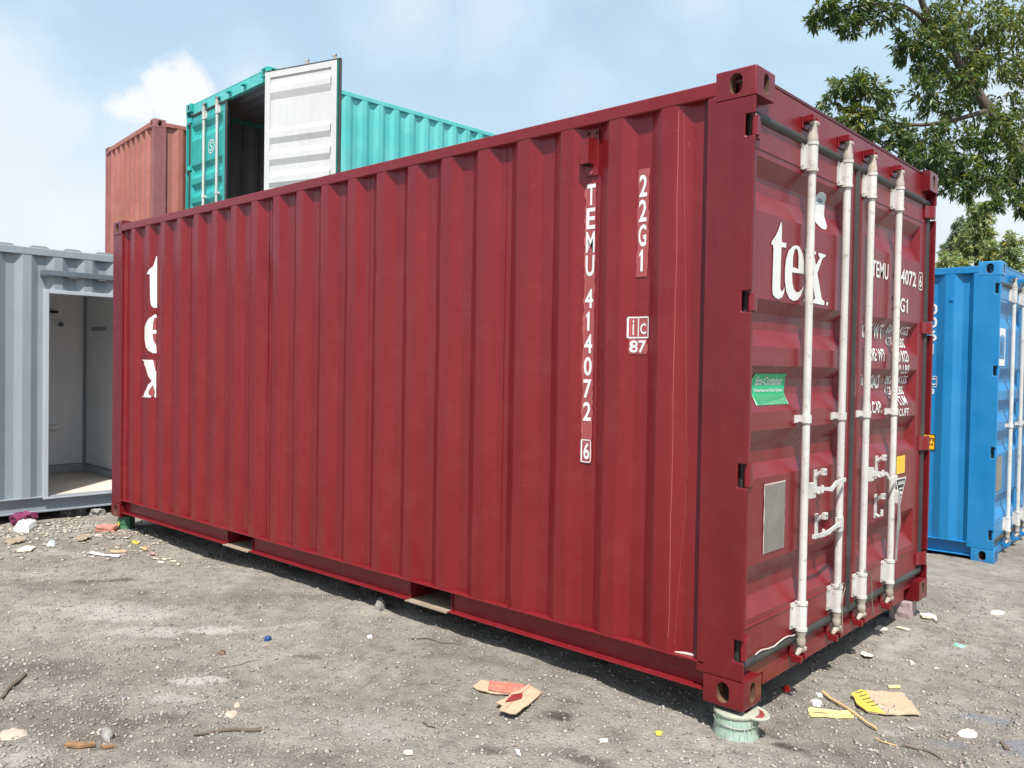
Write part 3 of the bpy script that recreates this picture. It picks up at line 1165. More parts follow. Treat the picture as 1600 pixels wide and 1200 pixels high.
ST = [[-5.288, 2.239], [-5.274, 2.238], [-5.269, 1.814], [-5.306, 1.813], [-5.326, 1.831], [-5.334, 1.877], [-5.339, 2.089], [-5.385, 2.094], [-5.312, 2.157]]
SE = [[-5.276, 1.756], [-5.298, 1.758], [-5.33, 1.734], [-5.384, 1.695], [-5.414, 1.655], [-5.415, 1.557], [-5.393, 1.493], [-5.345, 1.459], [-5.306, 1.439], [-5.27, 1.439], [-5.274, 1.494], [-5.296, 1.523], [-5.309, 1.557], [-5.313, 1.6], [-5.275, 1.6], [-5.276, 1.631], [-5.313, 1.631], [-5.311, 1.683], [-5.303, 1.723], [-5.294, 1.734], [-5.275, 1.728]]
SX = [[-5.543, 1.384], [-5.308, 1.383], [-5.288, 1.294], [-5.275, 1.288], [-5.274, 1.074], [-5.29, 1.073], [-5.298, 1.087], [-5.289, 1.116], [-5.307, 1.179], [-5.342, 1.126], [-5.342, 1.097], [-5.32, 1.084], [-5.322, 1.072], [-5.545, 1.069], [-5.412, 1.106], [-5.316, 1.207], [-5.403, 1.332]]
d = Decal()
for q in (ST, SE, SX):
    d.poly(q)
for q in ([[-5.28, 1.728], [-5.294, 1.733], [-5.311, 1.683], [-5.311, 1.635], [-5.278, 1.635]], [[-5.311, 1.597], [-5.278, 1.597], [-5.279, 1.497], [-5.296, 1.528]],
          [[-5.307, 1.38], [-5.279, 1.381], [-5.278, 1.294], [-5.291, 1.299]], [[-5.307, 1.174], [-5.291, 1.116], [-5.304, 1.089], [-5.309, 1.075], [-5.32, 1.086], [-5.341, 1.1], [-5.34, 1.123]]):
    d.poly(q, k=1)
d.build('logo_lettering', [M['white'], M['red_old']], red, side_map(), cuts_a=SCUTS)

# serial number down the wall, on ragged patches of the old paint


def ragged(a0, a1, b0, b1, n=14, amp=.004, seed=0):
    rr = random.Random(seed)
    pts = []
    for i in range(n + 1):
        pts.append((a0 + rr.uniform(-amp, amp), b0 + (b1 - b0) * i / n))
    for i in range(n + 1):
        pts.append((a1 + rr.uniform(-amp, amp), b1 + (b0 - b1) * i / n))
    return pts


sm = side_map(.0032)
sm2 = side_map(.0045)
for (a0, a1, b0, b1, sd) in ((-.862, -.802, 1.80, 2.238, 1), (-.862, -.803, .932, 1.80, 2), (-.572, -.514, 1.785, 2.262, 4)):
    Decal().poly(ragged(a0, a1, b0, b1, 22 if b1 - b0 < .6 else 40, .004, sd)).build('bare_paint_patch', M['red_old'], red, sm, cuts_a=SCUTS)
Decal().poly(ragged(-.60, -.508, 1.442, 1.61, 10, .004, 5)).build('bare_paint_patch', M['red_old'], red, sm, cuts_a=SCUTS)



def letter(name, t, a0, a1, b0, b1, root, fn, mat='white', bold=.022, **kw):
    if set(t) & set('MW'):
        bold = min(bold, .018)
    return Decal().text(t, a0, a1, b0, b1, bold=bold).build(name, M[mat], root, fn, **kw)


z = 2.232
for c in "TEMU":
    letter('serial_letter', c, -.856, -.806, z - .098, z, red, sm2, cuts_a=SCUTS)
    z -= .110
z = 1.745
for c in "414072":
    letter('serial_letter', c, -.856, -.810, z - .089, z, red, sm2, cuts_a=SCUTS)
    z -= .1055
d = Decal()
d.text("6", -.849, -.815, .948, 1.026, bold=.022)
for q in ((-.862, -.806, 1.036, 1.041), (-.862, -.806, .933, .938), (-.862, -.857, .933, 1.041), (-.811, -.806, .933, 1.041)):
    d.rect(*q)
d.build('check_digit', M['white'], red, sm2, cuts_a=SCUTS)
z = 2.236
for c in "22G1":
    letter('type_code_letter', c, -.565, -.524, z - .098, z, red, sm2, cuts_a=SCUTS)
    z -= .110
d = Decal()
for q in ((-.606, -.500, 1.602, 1.608), (-.606, -.500, 1.512, 1.518), (-.606, -.599, 1.512, 1.608), (-.507, -.500, 1.512, 1.608), (-.558, -.553, 1.512, 1.608)):
    d.rect(*q)
d.text('i', -.588, -.575, 1.527, 1.594, bold=.02)
d.text('C', -.546, -.515, 1.530, 1.578, bold=.02)
d.text('87', -.596, -.514, 1.448, 1.503, bold=.02)
d.build('emblem_lettering', M['white'], red, sm2, cuts_a=SCUTS)

# vent cover
mb = MB()
mb.box(-.866, -.790, .0305, .0365, 2.268, 2.484)
vent = mb.build('vent', M['red'], red, bevel=.002)
mb = MB()
mb.prism([(0, 2.445), (-.045, 2.432), (-.045, 2.318), (0, 2.318)], lambda p: (-.862, .030 + p[0], p[1]), lambda p: (-.815, .030 + p[0], p[1]))
mb.slot(1).box(-.860, -.817, -.013, .028, 2.3165, 2.3185)
mb.build('vent_hood', [M['red'], M['black']], vent, bevel=.002)
for (x, z) in ((-.853, 2.468), (-.803, 2.466), (-.828, 2.282)):
    mb = MB()
    mb.tube([(x, .031, z), (x, .022, z)], .009, 8)
    mb.build('bolt', M['red_gap'] if z > 2.3 else M['red_old'], vent, smooth=30)
# pull tab by the sill, long thin scratches through the paint
mb = MB()
mb.tube([(-1.28, -.002, .165), (-1.28, -.006, .20)], .004, 6)
mb.build('weld_stub', M['red'], red)
d = Decal()


def scratch(pts, w):
    for (a, b), (c, e) in zip(pts, pts[1:]):
        l = math.hypot(c - a, e - b)
        nx, nz = -(e - b) / l * w / 2, (c - a) / l * w / 2
        d.add([(a - nx, b - nz), (c - nx, e - nz), (c + nx, e + nz), (a + nx, b + nz)], [(0, 1, 2, 3)])


rr = random.Random(4)
pts = [(-.352 + rr.uniform(-.0018, .0018), 2.47 - i * .09) for i in range(26)]
scratch(pts, .0026)
pts = [(-.335 + .0022 * i + rr.uniform(-.001, .001), 2.46 - i * .09) for i in range(20)]
scratch(pts, .0012)
pts = [(-.29 - .004 * i, 1.05 - i * .085) for i in range(11)]
scratch(pts, .0009)
for i in range(60):
    x, z = -.3 - 5.2 * rr.random() ** 1.5, .3 + 2.1 * rr.random()
    a = rr.uniform(-.3, .3) + (0 if rr.random() < .6 else 1.4)
    l = rr.uniform(.006, .03)
    scratch([(x, z), (x + math.sin(a) * l, z + math.cos(a) * l)], rr.uniform(.0008, .002))
d.build('scratch', M['red_old'], red, side_map(.0032), cuts_a=SCUTS)
Decal().poly([(-.33, .165), (-.228, .165), (-.235, .169), (-.26, .173), (-.29, .171), (-.325, .168)]).build('dust_patch', M['pinkw'], red, sm)

# ---- lettering and labels on the two doors
dm = door_map()
DT = [[0.343, 2.021], [0.35, 2.001], [0.353, 1.932], [0.399, 1.934], [0.396, 1.913], [0.376, 1.913], [0.35, 1.91], [0.348, 1.734], [0.363, 1.72], [0.38, 1.729], [0.391, 1.742], [0.39, 1.722], [0.37, 1.697], [0.336, 1.686], [0.301, 1.689], [0.278, 1.701], [0.271, 1.722], [0.273, 1.892], [0.27, 1.909], [0.251, 1.911], [0.255, 1.924], [0.287, 1.948], [0.314, 1.976]]
DE = [[0.594, 1.818], [0.59, 1.864], [0.573, 1.905], [0.539, 1.933], [0.502, 1.937], [0.465, 1.928], [0.424, 1.904], [0.4, 1.865], [0.391, 1.819], [0.393, 1.768], [0.41, 1.723], [0.441, 1.697], [0.485, 1.689], [0.528, 1.696], [0.564, 1.719], [0.588, 1.753], [0.591, 1.766], [0.569, 1.746], [0.538, 1.731], [0.513, 1.729], [0.488, 1.74], [0.47, 1.769], [0.463, 1.813]]
DEH = [[0.47, 1.836], [0.471, 1.883], [0.484, 1.913], [0.502, 1.923], [0.519, 1.915], [0.529, 1.89], [0.53, 1.835]]
DX = [[0.59, 1.933], [0.718, 1.933], [0.719, 1.921], [0.696, 1.916], [0.722, 1.87], [0.768, 1.911], [0.75, 1.916], [0.746, 1.931], [0.835, 1.931], [0.829, 1.921], [0.799, 1.912], [0.74, 1.836], [0.799, 1.72], [0.832, 1.709], [0.83, 1.692], [0.702, 1.694], [0.702, 1.708], [0.721, 1.715], [0.698, 1.778], [0.635, 1.714], [0.649, 1.704], [0.647, 1.691], [0.585, 1.692], [0.587, 1.704], [0.607, 1.712], [0.68, 1.804], [0.617, 1.91], [0.591, 1.923]]
d = Decal()
d.poly(DT).poly(DE, DEH).poly(DX).poly([[0.853, 1.707], [0.87, 1.711], [0.879, 1.705], [0.868, 1.693], [0.854, 1.693]])
d.build('logo_lettering', M['white'], red, dm, DCUTS)
TAG = [[0.761, 2.197], [0.773, 2.209], [0.79, 2.223], [0.827, 2.227], [0.865, 2.221], [0.886, 2.208], [0.897, 2.185], [0.892, 2.151], [0.893, 2.112], [0.877, 2.074], [0.847, 2.053], [0.803, 2.049], [0.776, 2.057], [0.748, 2.07], [0.747, 2.09], [0.757, 2.114], [0.761, 2.17]]
Decal().poly(TAG).build('tag_emblem', M['white'], red, dm, DCUTS)
d = Decal()
d.poly([[0.765, 2.197], [0.777, 2.207], [0.793, 2.219], [0.827, 2.223], [0.862, 2.217], [0.882, 2.205], [0.892, 2.185], [0.779, 2.166]])
d.poly([[0.802, 2.189], [0.813, 2.2], [0.843, 2.198], [0.863, 2.189], [0.858, 2.18], [0.808, 2.174]], k=1)
d.build('tag_emblem_print', [M['greyblue'], M['galv']], red, door_map(.0042), DCUTS)
letter('lettering', 'TEMU', 1.455, 1.712, 1.887, 1.975, red, dm, cuts_b=DCUTS)
letter('lettering', '41', 1.80, 1.89, 1.887, 1.975, red, dm, cuts_b=DCUTS)
letter('lettering', '4072', 1.925, 2.197, 1.887, 1.975, red, dm, cuts_b=DCUTS)
d = Decal()
d.text('6', 2.262, 2.305, 1.895, 1.967, bold=.022)
for q in ((2.245, 2.322, 1.979, 1.985), (2.245, 2.322, 1.879, 1.885), (2.245, 2.251, 1.879, 1.985), (2.316, 2.322, 1.879, 1.985)):
    d.rect(*q)
d.build('check_digit', M['white'], red, dm, DCUTS)
letter('lettering', '22G', 1.80, 2.005, 1.727, 1.809, red, dm, cuts_b=DCUTS)
letter('lettering', '1', 2.015, 2.085, 1.727, 1.809, red, dm, cuts_b=DCUTS)
for (t, a0, a1, b0, b1) in (('MAX WT', 1.395, 1.745, 1.563, 1.645), ('30480 KGS', 1.80, 2.185, 1.600, 1.652), ('67197 LBS', 1.80, 2.117, 1.525, 1.582),
                            ('TARE WT', 1.395, 1.70, 1.440, 1.508), ('2250 KGS', 1.82, 2.10, 1.440, 1.508), ('4960 LBS', 1.80, 2.12, 1.372, 1.425),
                            ('PAYLOAD', 1.395, 1.71, 1.290, 1.366), ('28230 KGS', 1.80, 2.185, 1.314, 1.362), ('62237 LBS', 1.80, 2.117, 1.252, 1.300),
                            ('CU.CAP.', 1.395, 1.66, 1.158, 1.222), ('33.2 CUM', 1.82, 2.10, 1.190, 1.245), ('1170 CUFT', 1.80, 2.13, 1.128, 1.172)):
    letter('lettering', t, a0, a1, b0, b1, red, dm, bold=.02, cuts_b=DCUTS)
# stickers and plates
d = Decal()
d.poly([[0.177, 1.364], [0.484, 1.366], [0.497, 1.335], [0.486, 1.30], [0.492, 1.262], [0.488, 1.231], [0.19, 1.231], [0.172, 1.29]])
d.rect(.175, .492, 1.2315, 1.275, k=1)
st = d.build('sticker', [M['green_s'], M['green_p']], red, dm, DCUTS + [1.275])
d = Decal()
d.text('Eco-Container', .200, .460, 1.316, 1.352, bold=.022, slant=.05)
d.text('Waterbourne Paint System', .185, .47, 1.282, 1.301, bold=.02)
d.build('sticker_print', M['white'], red, door_map(.0045), DCUTS)
d = Decal()
d.poly(ragged(.239, .447, .598, .896, 8, .003, 9))
d.build('plate_backing', M['pinkw'], red, dm)
mb = MB()
mb.box(XD + .004, XD + .006, .247, .440, .604, .890)
pl = mb.build('data_plate', M['plate'], red)
d = Decal()
for i in range(22):
    zz = .878 - i * .0125
    a = .252 + rr.uniform(0, .01)
    while a < .42:
        w = rr.uniform(.012, .05)
        d.rect(a, min(a + w, .435), zz - .0012, zz + .0012)
        a += w + rr.uniform(.006, .02)
d.build('plate_print', M['galv'], red, lambda y, z: (XD + .0066, y, z))
Decal().rect(1.932, 2.080, .795, .897).build('yellow_sticker', M['yellow'], red, dm)
d = Decal()
for i in range(7):
    d.rect(1.945, 2.066, .81 + i * .012, .8125 + i * .012)
d.build('sticker_print', M['orange'], red, door_map(.0038))
Decal().poly([[1.918, .772], [2.110, .768], [2.010, .605]]).build('warning_sticker', M['white'], red, dm)
d = Decal()
d.poly([[1.938, .762], [2.092, .760], [2.011, .625]])
d.build('warning_sticker_print', M['ink'], red, door_map(.0038))
d = Decal()
d.rect(1.965, 2.066, .731, .748).rect(1.983, 2.048, .703, .711).rect(1.993, 2.034, .672, .690).rect(2.001, 2.022, .652, .660)
d.text('ATTENTION', 1.968, 2.064, .734, .745, k=1, bold=.02)
d.build('warning_sticker_print', [M['white'], M['ink']], red, door_map(.0046))

# hasps, handles
mr = M['rod']


def hasp(y, z0, z1, x=XD):
    mb = MB()
    mb.box(x, x + .006, y - .016, y + .016, z0, z1)
    mb.tube([(x + .006, y, z0 + .02), (x + .022, y + .004, z0 + .01), (x + .035, y + .004, z0 + .018), (x + .036, y + .004, z0 + .05)], [.008, .009, .009, .007], 8)
    mb.tube([(x + .006, y, z1 - .03), (x + .026, y, z1 - .012), (x + .044, y + .004, z1 - .006)], [.009, .010, .012], 8)
    mb.box(x + .032, x + .05, y - .012, y + .020, z1 - .022, z1 + .008)
    mb.slot(1).tube([(x + .0505, y + .004, z1 - .006), (x + .052, y + .004, z1 - .006)], .006, 8)
    return mb.build('handle_catch', [mr, M['black']], red, bevel=.002)


def handle(bar, ya, yb, za, zb, drop=0.0):
    mb = MB()
    x = .012
    s = 1 if yb > ya else -1
    mb.box(-.006, .016, *sorted((ya + s * .012, ya + s * .062)), za - .034, za + .034)
    mb.tube([(x, ya + s * .03, za), (x + .006, ya + s * .10, za + .004), (x + .010, ya + s * .17, za - .004), (x + .014, ya + s * .22, za - .010), (x + .012, ya + s * .28, zb - .006), (x + .012, yb, zb)],
            [.015, .010, .0095, .0115, .0105, .0095], 4, flat=(.55, 1.25))
    return mb.build('handle', mr, bar, smooth=40)


handle(rbars[0], .58, .975, .838, .858)
handle(rbars[1], 1.0, .60, .640, .632)
handle(rbars[2], 1.335, 1.735, .848, .806)
hasp(.775, .795, .915)
hasp(.80, .585, .705)
hasp(1.60, .80, .925)
hasp(1.60, .585, .715)
# last handle hangs loose along its bar
mb = MB()
mb.box(-.002, .018, 1.757, 1.795, .655, .725)
mb.slot(1).tube([(.016, 1.79, .71), (.022, 1.788, .62), (.024, 1.786, .56), (.022, 1.776, .50), (.018, 1.778, .44), (.016, 1.778, .335)], [.016, .012, .019, .017, .013, .012], 8, flat=(1, .5))
mb.build('handle', [mr, M['galv']], rbars[3], smooth=40)
rr = random.Random(12)
MB().tube([(XD + .012, .17 + i * .03, .187 + .006 * math.sin(i * .8) + rr.uniform(-.002, .003)) for i in range(16)], .0028, 5).build('torn_gasket_edge', M['pinkw'], rleaf[0])
# bottom of the seam: overlap plate on the right leaf
mb = MB()
mb.box(XD + .001, XD + .012, 1.205, 1.252, 1.252, 1.362)
mb.build('overlap_plate', M['red'], rleaf[1], bevel=.003)


def wire_loop(name, label, pts, cat='wire', mat=None, r=.0028):
    mb = MB()
    mb.tube(pts, r, 6)
    o = mb.build(name, mat or M['wire'], None, smooth=40)
    return tag(o, label, cat, 'seal wires hanging on the locking bars')


wire_loop('seal_wire', 'thin seal wire looped round the second rod of the red doors', [(.010, .965, .345), (.016, .99, .348), (.016, 1.02, .343), (.016, 1.03, .32), (.017, 1.00, .285), (.018, .985, .25), (.018, .995, .20), (.022, .985, .15), (.022, .975, .12), (.02, .99, .105), (.022, .995, .14)])
wire_loop('seal_wire', 'thin seal cable dangling from the third rod of the red doors', [(.008, 1.315, .36), (.018, 1.345, .345), (.020, 1.37, .31), (.022, 1.385, .26), (.02, 1.395, .20), (.022, 1.405, .15), (.022, 1.425, .10)])

# ------------------------------------------------------------------ blue container to the right
blue, bleaf, bbars = make_container('shipping_container', 'bright blue container standing on the ground to the right of the dark red one', 'shipping container', M['blue'],
                                    loc=(-.175, 4.942, -.244), rz=R(0.8), wave=.002, inner=M['teal_in'], castM=M['blue'], seams=False)
bm_ = lambda s, z: (s, .003 + side_depth(s) - .003, z)
zz = 2.245
for c in "0061":
    letter('serial_letter', c, -.568, -.504, zz - .095, zz, blue, bm_, cuts_a=SCUTS)
    zz -= .118
d = Decal()
for q in ((-.625, -.490, 1.594, 1.600), (-.625, -.490, 1.500, 1.506), (-.625, -.618, 1.500, 1.600), (-.497, -.490, 1.500, 1.600), (-.560, -.554, 1.500, 1.600)):
    d.rect(*q)
d.text('i', -.598, -.584, 1.515, 1.585, bold=.02)
d.text('C', -.545, -.505, 1.518, 1.582, bold=.02)
d.text('10', -.60, -.512, 1.435, 1.488, bold=.02)
d.build('emblem_lettering', M['white'], blue, bm_, cuts_a=SCUTS)
Decal().rect(-.70, -.492, .935, 1.08).build('height_sticker', M['orange'], blue, bm_, cuts_a=SCUTS)
d = Decal()
d.text('2.6m', -.685, -.505, 1.015, 1.062, bold=.02)
d.text("8'6''", -.685, -.51, .95, .995, bold=.02)
for q in ((-.70, -.492, .935, .942), (-.70, -.492, 1.073, 1.08), (-.70, -.693, .935, 1.08), (-.499, -.492, .935, 1.08)):
    d.rect(*q)
d.build('sticker_print', M['ink'], blue, lambda s, z: (s, .003 + side_depth(s) - .0045, z), cuts_a=SCUTS)
MB().box(-.40, -.37, -.006, .003, 2.26, 2.29).build('lashing_lug', M['blue'], blue, bevel=.003)
Decal().rect(.16, .43, 1.70, 2.03).build('logo_sticker', M['white'], blue, dm, DCUTS)
d = Decal()
d.poly([(.19, 1.76), (.40, 1.76), (.40, 1.97), (.36, 1.95), (.30, 1.98), (.25, 1.95), (.19, 1.97)])
d.text('K', .24, .35, 1.78, 1.91, k=1, bold=.03)
d.build('logo_print', [M['blue'], M['white']], blue, door_map(.0042), DCUTS)
MB().box(XD + .004, XD + .006, .20, .42, .60, .90).build('data_plate', M['plate'], blue)

# ------------------------------------------------------------------ stacked containers at the back
teal, tleaf, tbars = make_container('shipping_container', 'turquoise container up on the stack with its white lined door standing open', 'shipping container', M['teal'],
                                    loc=(-10.53, 2.875, 2.596), rz=R(267), wave=0, inner=M['teal_in'], open_right=R(199), doorP=M['teal_dark'], post=M['teal_dark'], seams=False, group='containers stacked behind')
d = Decal()
ring = [(math.cos(2 * math.pi * k / 24), math.sin(2 * math.pi * k / 24)) for k in range(24)]
d.poly([(.76 + .10 * x, 1.86 + .10 * y) for x, y in ring], [(.76 + .086 * x, 1.86 + .086 * y) for x, y in ring])
d.text('S', .72, .80, 1.80, 1.92, bold=.0)
d.build('logo_print', M['white'], teal, dm, DCUTS)
RX = (math.cos(R(83.4)), math.sin(R(83.4)))
rust, _, _ = make_container('shipping_container', 'faded salmon red container on the stack left of the turquoise one', 'shipping container', M['rust'],
                            loc=(-10.77 + CL * RX[0], 2.50 + CL * RX[1], 2.37), rz=R(83.4), wave=0, inner=M['teal_in'], post=M['rust_post'], seams=False, rodset=False, group='containers stacked behind')
# the two containers that carry them
low1 = copy_tree(teal)
low1.location.z = 0.004
low1['label'] = 'lower container carrying the turquoise one with the open door'
for c in list(low1.children):
    if c.name.startswith('locking_bar'):
        for g in c.children:
            bpy.data.objects.remove(g)
        bpy.data.objects.remove(c)
low2 = copy_tree(rust)
low2.location.z = 2.37 - CH - .001
low2['label'] = 'lower container carrying the faded salmon red one'

# ------------------------------------------------------------------ grey converted container, far left
GZ = -.14
gr = thing('container_office', 'blue grey container office with an open doorway and white inside', 'container office', (-7.345, 0, GZ), R(-2.2))
G0, G1 = -3.45, 2.45
ge = dict(e0=-.093, pt=.2785, seg=(.061, .077, .067))
for (a, b, z0, z1) in ((G0, -1.62, .166, 2.522), (-1.62, -.121, .166, 2.522), (-.121, .92, 2.196, 2.522), (.92, G1, .166, 2.522)):
    sheet(corr(a, b, **ge), z0, z1, 8, lambda s_, dd, z: (-.004 - dd, s_, z), 'wall_panel', [M['grey'], M['panel_in']], gr, wave=.003)
for x in (-.004, -2.43):
    mb = MB()
    mb.box(x - .062, x + .004, G0, G1, 2.520, 2.592)
    mb.build('top_side_rail', M['grey'], gr, bevel=.006)
mb = MB()
mb.box(-.05, -.035, G0, G1, .030, .158)
mb.box(-.05, .004, G0, G1, .012, .030)
mb.box(-.05, .004, G0, G1, .154, .166)
mb.build('bottom_side_rail', M['grey'], gr, bevel=.003)
MB().box(-2.45, -2.40, G0, G1, .012, .166).build('bottom_side_rail', M['grey'], gr)
MB().box(-2.438, -2.42, G0, G1, .166, 2.52).build('back_wall', M['grey'], gr)
for y in (G0, G1):
    MB().box(-2.42, -.066, y - .01, y + .01, .012, 2.59).build('end_wall', M['grey'], gr)
sheet(corr(G0, G1, e0=.05, pt=.30, seg=(.03, .12, .03), dep=.02), -2.40, -.012, 1, lambda s_, dd, x: (x, s_, 2.614 - dd), 'roof_panel', [M['grey'], M['panel_in']], gr, thick=.0235)
# door frame, threshold and rain channel
mb = MB()
mb.box(-.09, .008, -.121, -.078, .150, 2.196)
mb.box(-.09, .008, .880, .920, .150, 2.196)
mb.box(-.09, .008, -.078, .880, 2.160, 2.196)
mb.build('door_frame', M['grey_lt'], gr, bevel=.003)
MB().box(-.09, .012, -.125, .925, .138, .1545).build('threshold', M['grey_lt'], gr, bevel=.003)
mb = MB()
mb.box(-.036, .030, -.15, 1.0, 2.332, 2.338)
mb.box(.024, .030, -.15, 1.0, 2.338, 2.385)
mb.box(-.036, .024, -.15, -.146, 2.338, 2.38)
mb.build('rain_channel', M['grey_dk'], gr, bevel=.002)
MB().box(-1.93, -.0915, -2.4, .865, .152, .166).build('floor', M['floor_in'], gr)
PX, PY = -1.80, .865
for (a, b) in ((-2.4, -1.2), (-1.198, -.05), (-.048, PY)):
    MB().box(PX - .05, PX, a, b, .166, 2.46).build('inner_panel', M['panel_in'], gr)
for (a, b) in ((PX, -.952), (-.95, -.092)):
    MB().box(a, b, PY, PY + .05, .166, 2.46).build('inner_panel', M['panel_in'], gr)
MB().box(PX, -.1, -2.45, -2.4, .166, 2.46).build('inner_panel', M['panel_in'], gr)
MB().box(PX - .05, -.07, -2.45, PY + .05, 2.462, 2.49).build('ceiling_panel', M['panel_in'], gr)
MB().box(PX, PX + .03, PY - .03, PY, .25, 2.46).build('corner_trim', M['grey'], gr)
for z in (.17, .255):
    MB().box(PX, PX + .012, -2.4, PY - .02, z, z + .075 if z < .2 else z + .012).build('skirting', M['grey_lt'] if z < .2 else M['grey'], gr)
    MB().box(PX + .012, -.1, PY - .012, PY, z, z + .075 if z < .2 else z + .012).build('skirting', M['grey_lt'] if z < .2 else M['grey'], gr)
mb = MB()
mb.box(PX, PX + .02, .53, .63, 1.88, 1.98)
mb.slot(1).tube([(PX + .02, .58, 1.93), (PX + .03, .58, 1.93)], .03, 12)
mb.build('wall_socket', [M['panel_in'], M['grey_dk']], gr)
MB().box(PX, PX + .05, .40, .545, 2.06, 2.085).build('hook_rail', M['black'], gr)
mb = MB()
mb.box(-1.55, -1.15, PY - .02, PY, 1.86, 1.90)
mb.build('vent_grille', M['grey'], gr)
mb = MB()
mb.prism([(0, 0), (.12, .04), (.12, .07), (0, .07)], lambda p: (PX + p[0], .10, .66 + p[1]), lambda p: (PX + p[0], .54, .66 + p[1]))
mb.build('wash_basin', M['panel_in'], gr, bevel=.008)


# ------------------------------------------------------------------ what the red container stands on
def lathe(mb, prof, n=28, sx=1, sy=1, lean=(0, 0)):
    b = len(mb.v)
    for (r, z) in prof:
        for k in range(n):
            th = 2 * math.pi * k / n
            mb.v.append((r * math.cos(th) * sx + lean[0] * z, r * math.sin(th) * sy + lean[1] * z, z))
    for i in range(len(prof) - 1):
        for k in range(n):
            k2 = (k + 1) % n
            mb.f.append((b + i * n + k, b + i * n + k2, b + (i + 1) * n + k2, b + (i + 1) * n + k))
            mb.m.append(mb.k)
    mb.f.append(tuple(b + k for k in reversed(range(n))))
    mb.m.append(mb.k)
    mb.f.append(tuple(b + (len(prof) - 1) * n + k for k in range(n)))
    mb.m.append(mb.k)
    return mb


bk = thing('paint_bucket', 'pale green paint smeared bucket under the near corner of the dark red container', 'bucket', (-.065, .075, -.135))
b = lathe(MB(), [(.092, 0), (.093, .01), (.088, .03), (.089, .06), (.086, .10), (.084, .116)], 32)
body = b.build('bucket_body', M['bucket'], bk, smooth=40)
b = lathe(MB(), [(.088, .098), (.092, .103), (.092, .112), (.088, .117)], 32)
b.build('rim', M['bucket_w'], bk, smooth=40)
b = MB()
n = 28
for k in range(n):
    pass
b = lathe(MB(), [(.060, -.004), (.066, 0), (.066, .006), (.060, .009), (.052, .005)], 28, 1, 1)
lid = b.build('lid', M['bucket_w'], bk, smooth=40)
lid.location = (.066, .022, .108)
lid.rotation_euler = (R(2), R(9), .4)
b = lathe(MB(), [(.050, .0052), (.044, .0062)], 9, .9, 1)
b.build('red_paint_residue', M['card_dkred'], lid)
b = MB()
b.tube([(.094 * math.cos(t), .094 * math.sin(t), .085 - .018 * math.sin((t + 2.2) * 1.2)) for t in np.linspace(-2.4, .4, 14)], .0022, 6)
b.build('wire_handle', M['galv'], bk)
d = Decal()
rr = random.Random(3)
for i in range(16):
    a, z = -2.7 + i * .19 + rr.uniform(-.05, .05), rr.uniform(.03, .095)
    w, l = rr.uniform(.02, .06), rr.uniform(.02, .05)
    d.poly([(a, z + .01), (a + w, z + .012), (a + w * .9, z - l * .4), (a + w * .6, max(z - l, .006)), (a + w * .3, z - l * .6)], k=i % 3)
d.build('paint_drips', [M['bucket_w'], M['filmg'], M['greyblue']], body, lambda a, z: (math.cos(a) * .0945, math.sin(a) * .0945, z))

can = thing('paint_can', 'crushed dark green paint can with a yellow mark under the far left corner', 'can', (-5.95, .075, -.128))
b = lathe(MB(), [(.092, 0), (.090, .02), (.078, .05), (.083, .08), (.074, .11), (.073, .132)], 14, 1.0, .9, (.1, .1))
b.build('can_body', M['can_green'], can, smooth=25)
d = Decal()
d.poly([(-1.35, .085), (-1.15, .092), (-1.02, .06), (-1.10, .03), (-1.25, .02), (-1.2, .045), (-1.22, .065)])
d.poly([(-2.3, .12), (-1.75, .115), (-1.7, .09), (-1.9, .06), (-2.2, .07)], k=1)
d.build('paint_marks', [M['yellow2'], M['pinkc']], can, lambda a, z: (math.cos(a) * .094 + .1 * z, math.sin(a) * .086 + .1 * z, z))


def rough_block(name, label, cat, mat, c, dims, rz, seed, amp=.012, group=None):
    bm = bmesh.new()
    bmesh.ops.create_cube(bm, size=1)
    bmesh.ops.subdivide_edges(bm, edges=bm.edges[:], cuts=3, use_grid_fill=True)
    rg = random.Random(seed)
    for v in bm.verts:
        v.co = Vector((v.co.x * dims[0], v.co.y * dims[1], v.co.z * dims[2] + dims[2] / 2)) + Vector((rg.uniform(-1, 1), rg.uniform(-1, 1), rg.uniform(-1, .4))) * amp
    me = bpy.data.meshes.new(name)
    bm.to_mesh(me)
    bm.free()
    me.materials.append(mat)
    o = link(name, me, None, .006)
    o.location = c
    o.rotation_euler = (0, 0, rz)
    return tag(o, label, cat, group)


rough_block('concrete_block', 'pink and purple stained concrete block under the right corner of the red doors', 'block', M['concrete'], (-.11, 2.33, -.14), (.13, .19, .132), .15, 3, .004)
rough_block('concrete_block', 'plain concrete block under the hidden back corner of the dark red container', 'block', M['stone'], (-5.95, 2.33, -.16), (.16, .18, .152), .1, 4, .004)

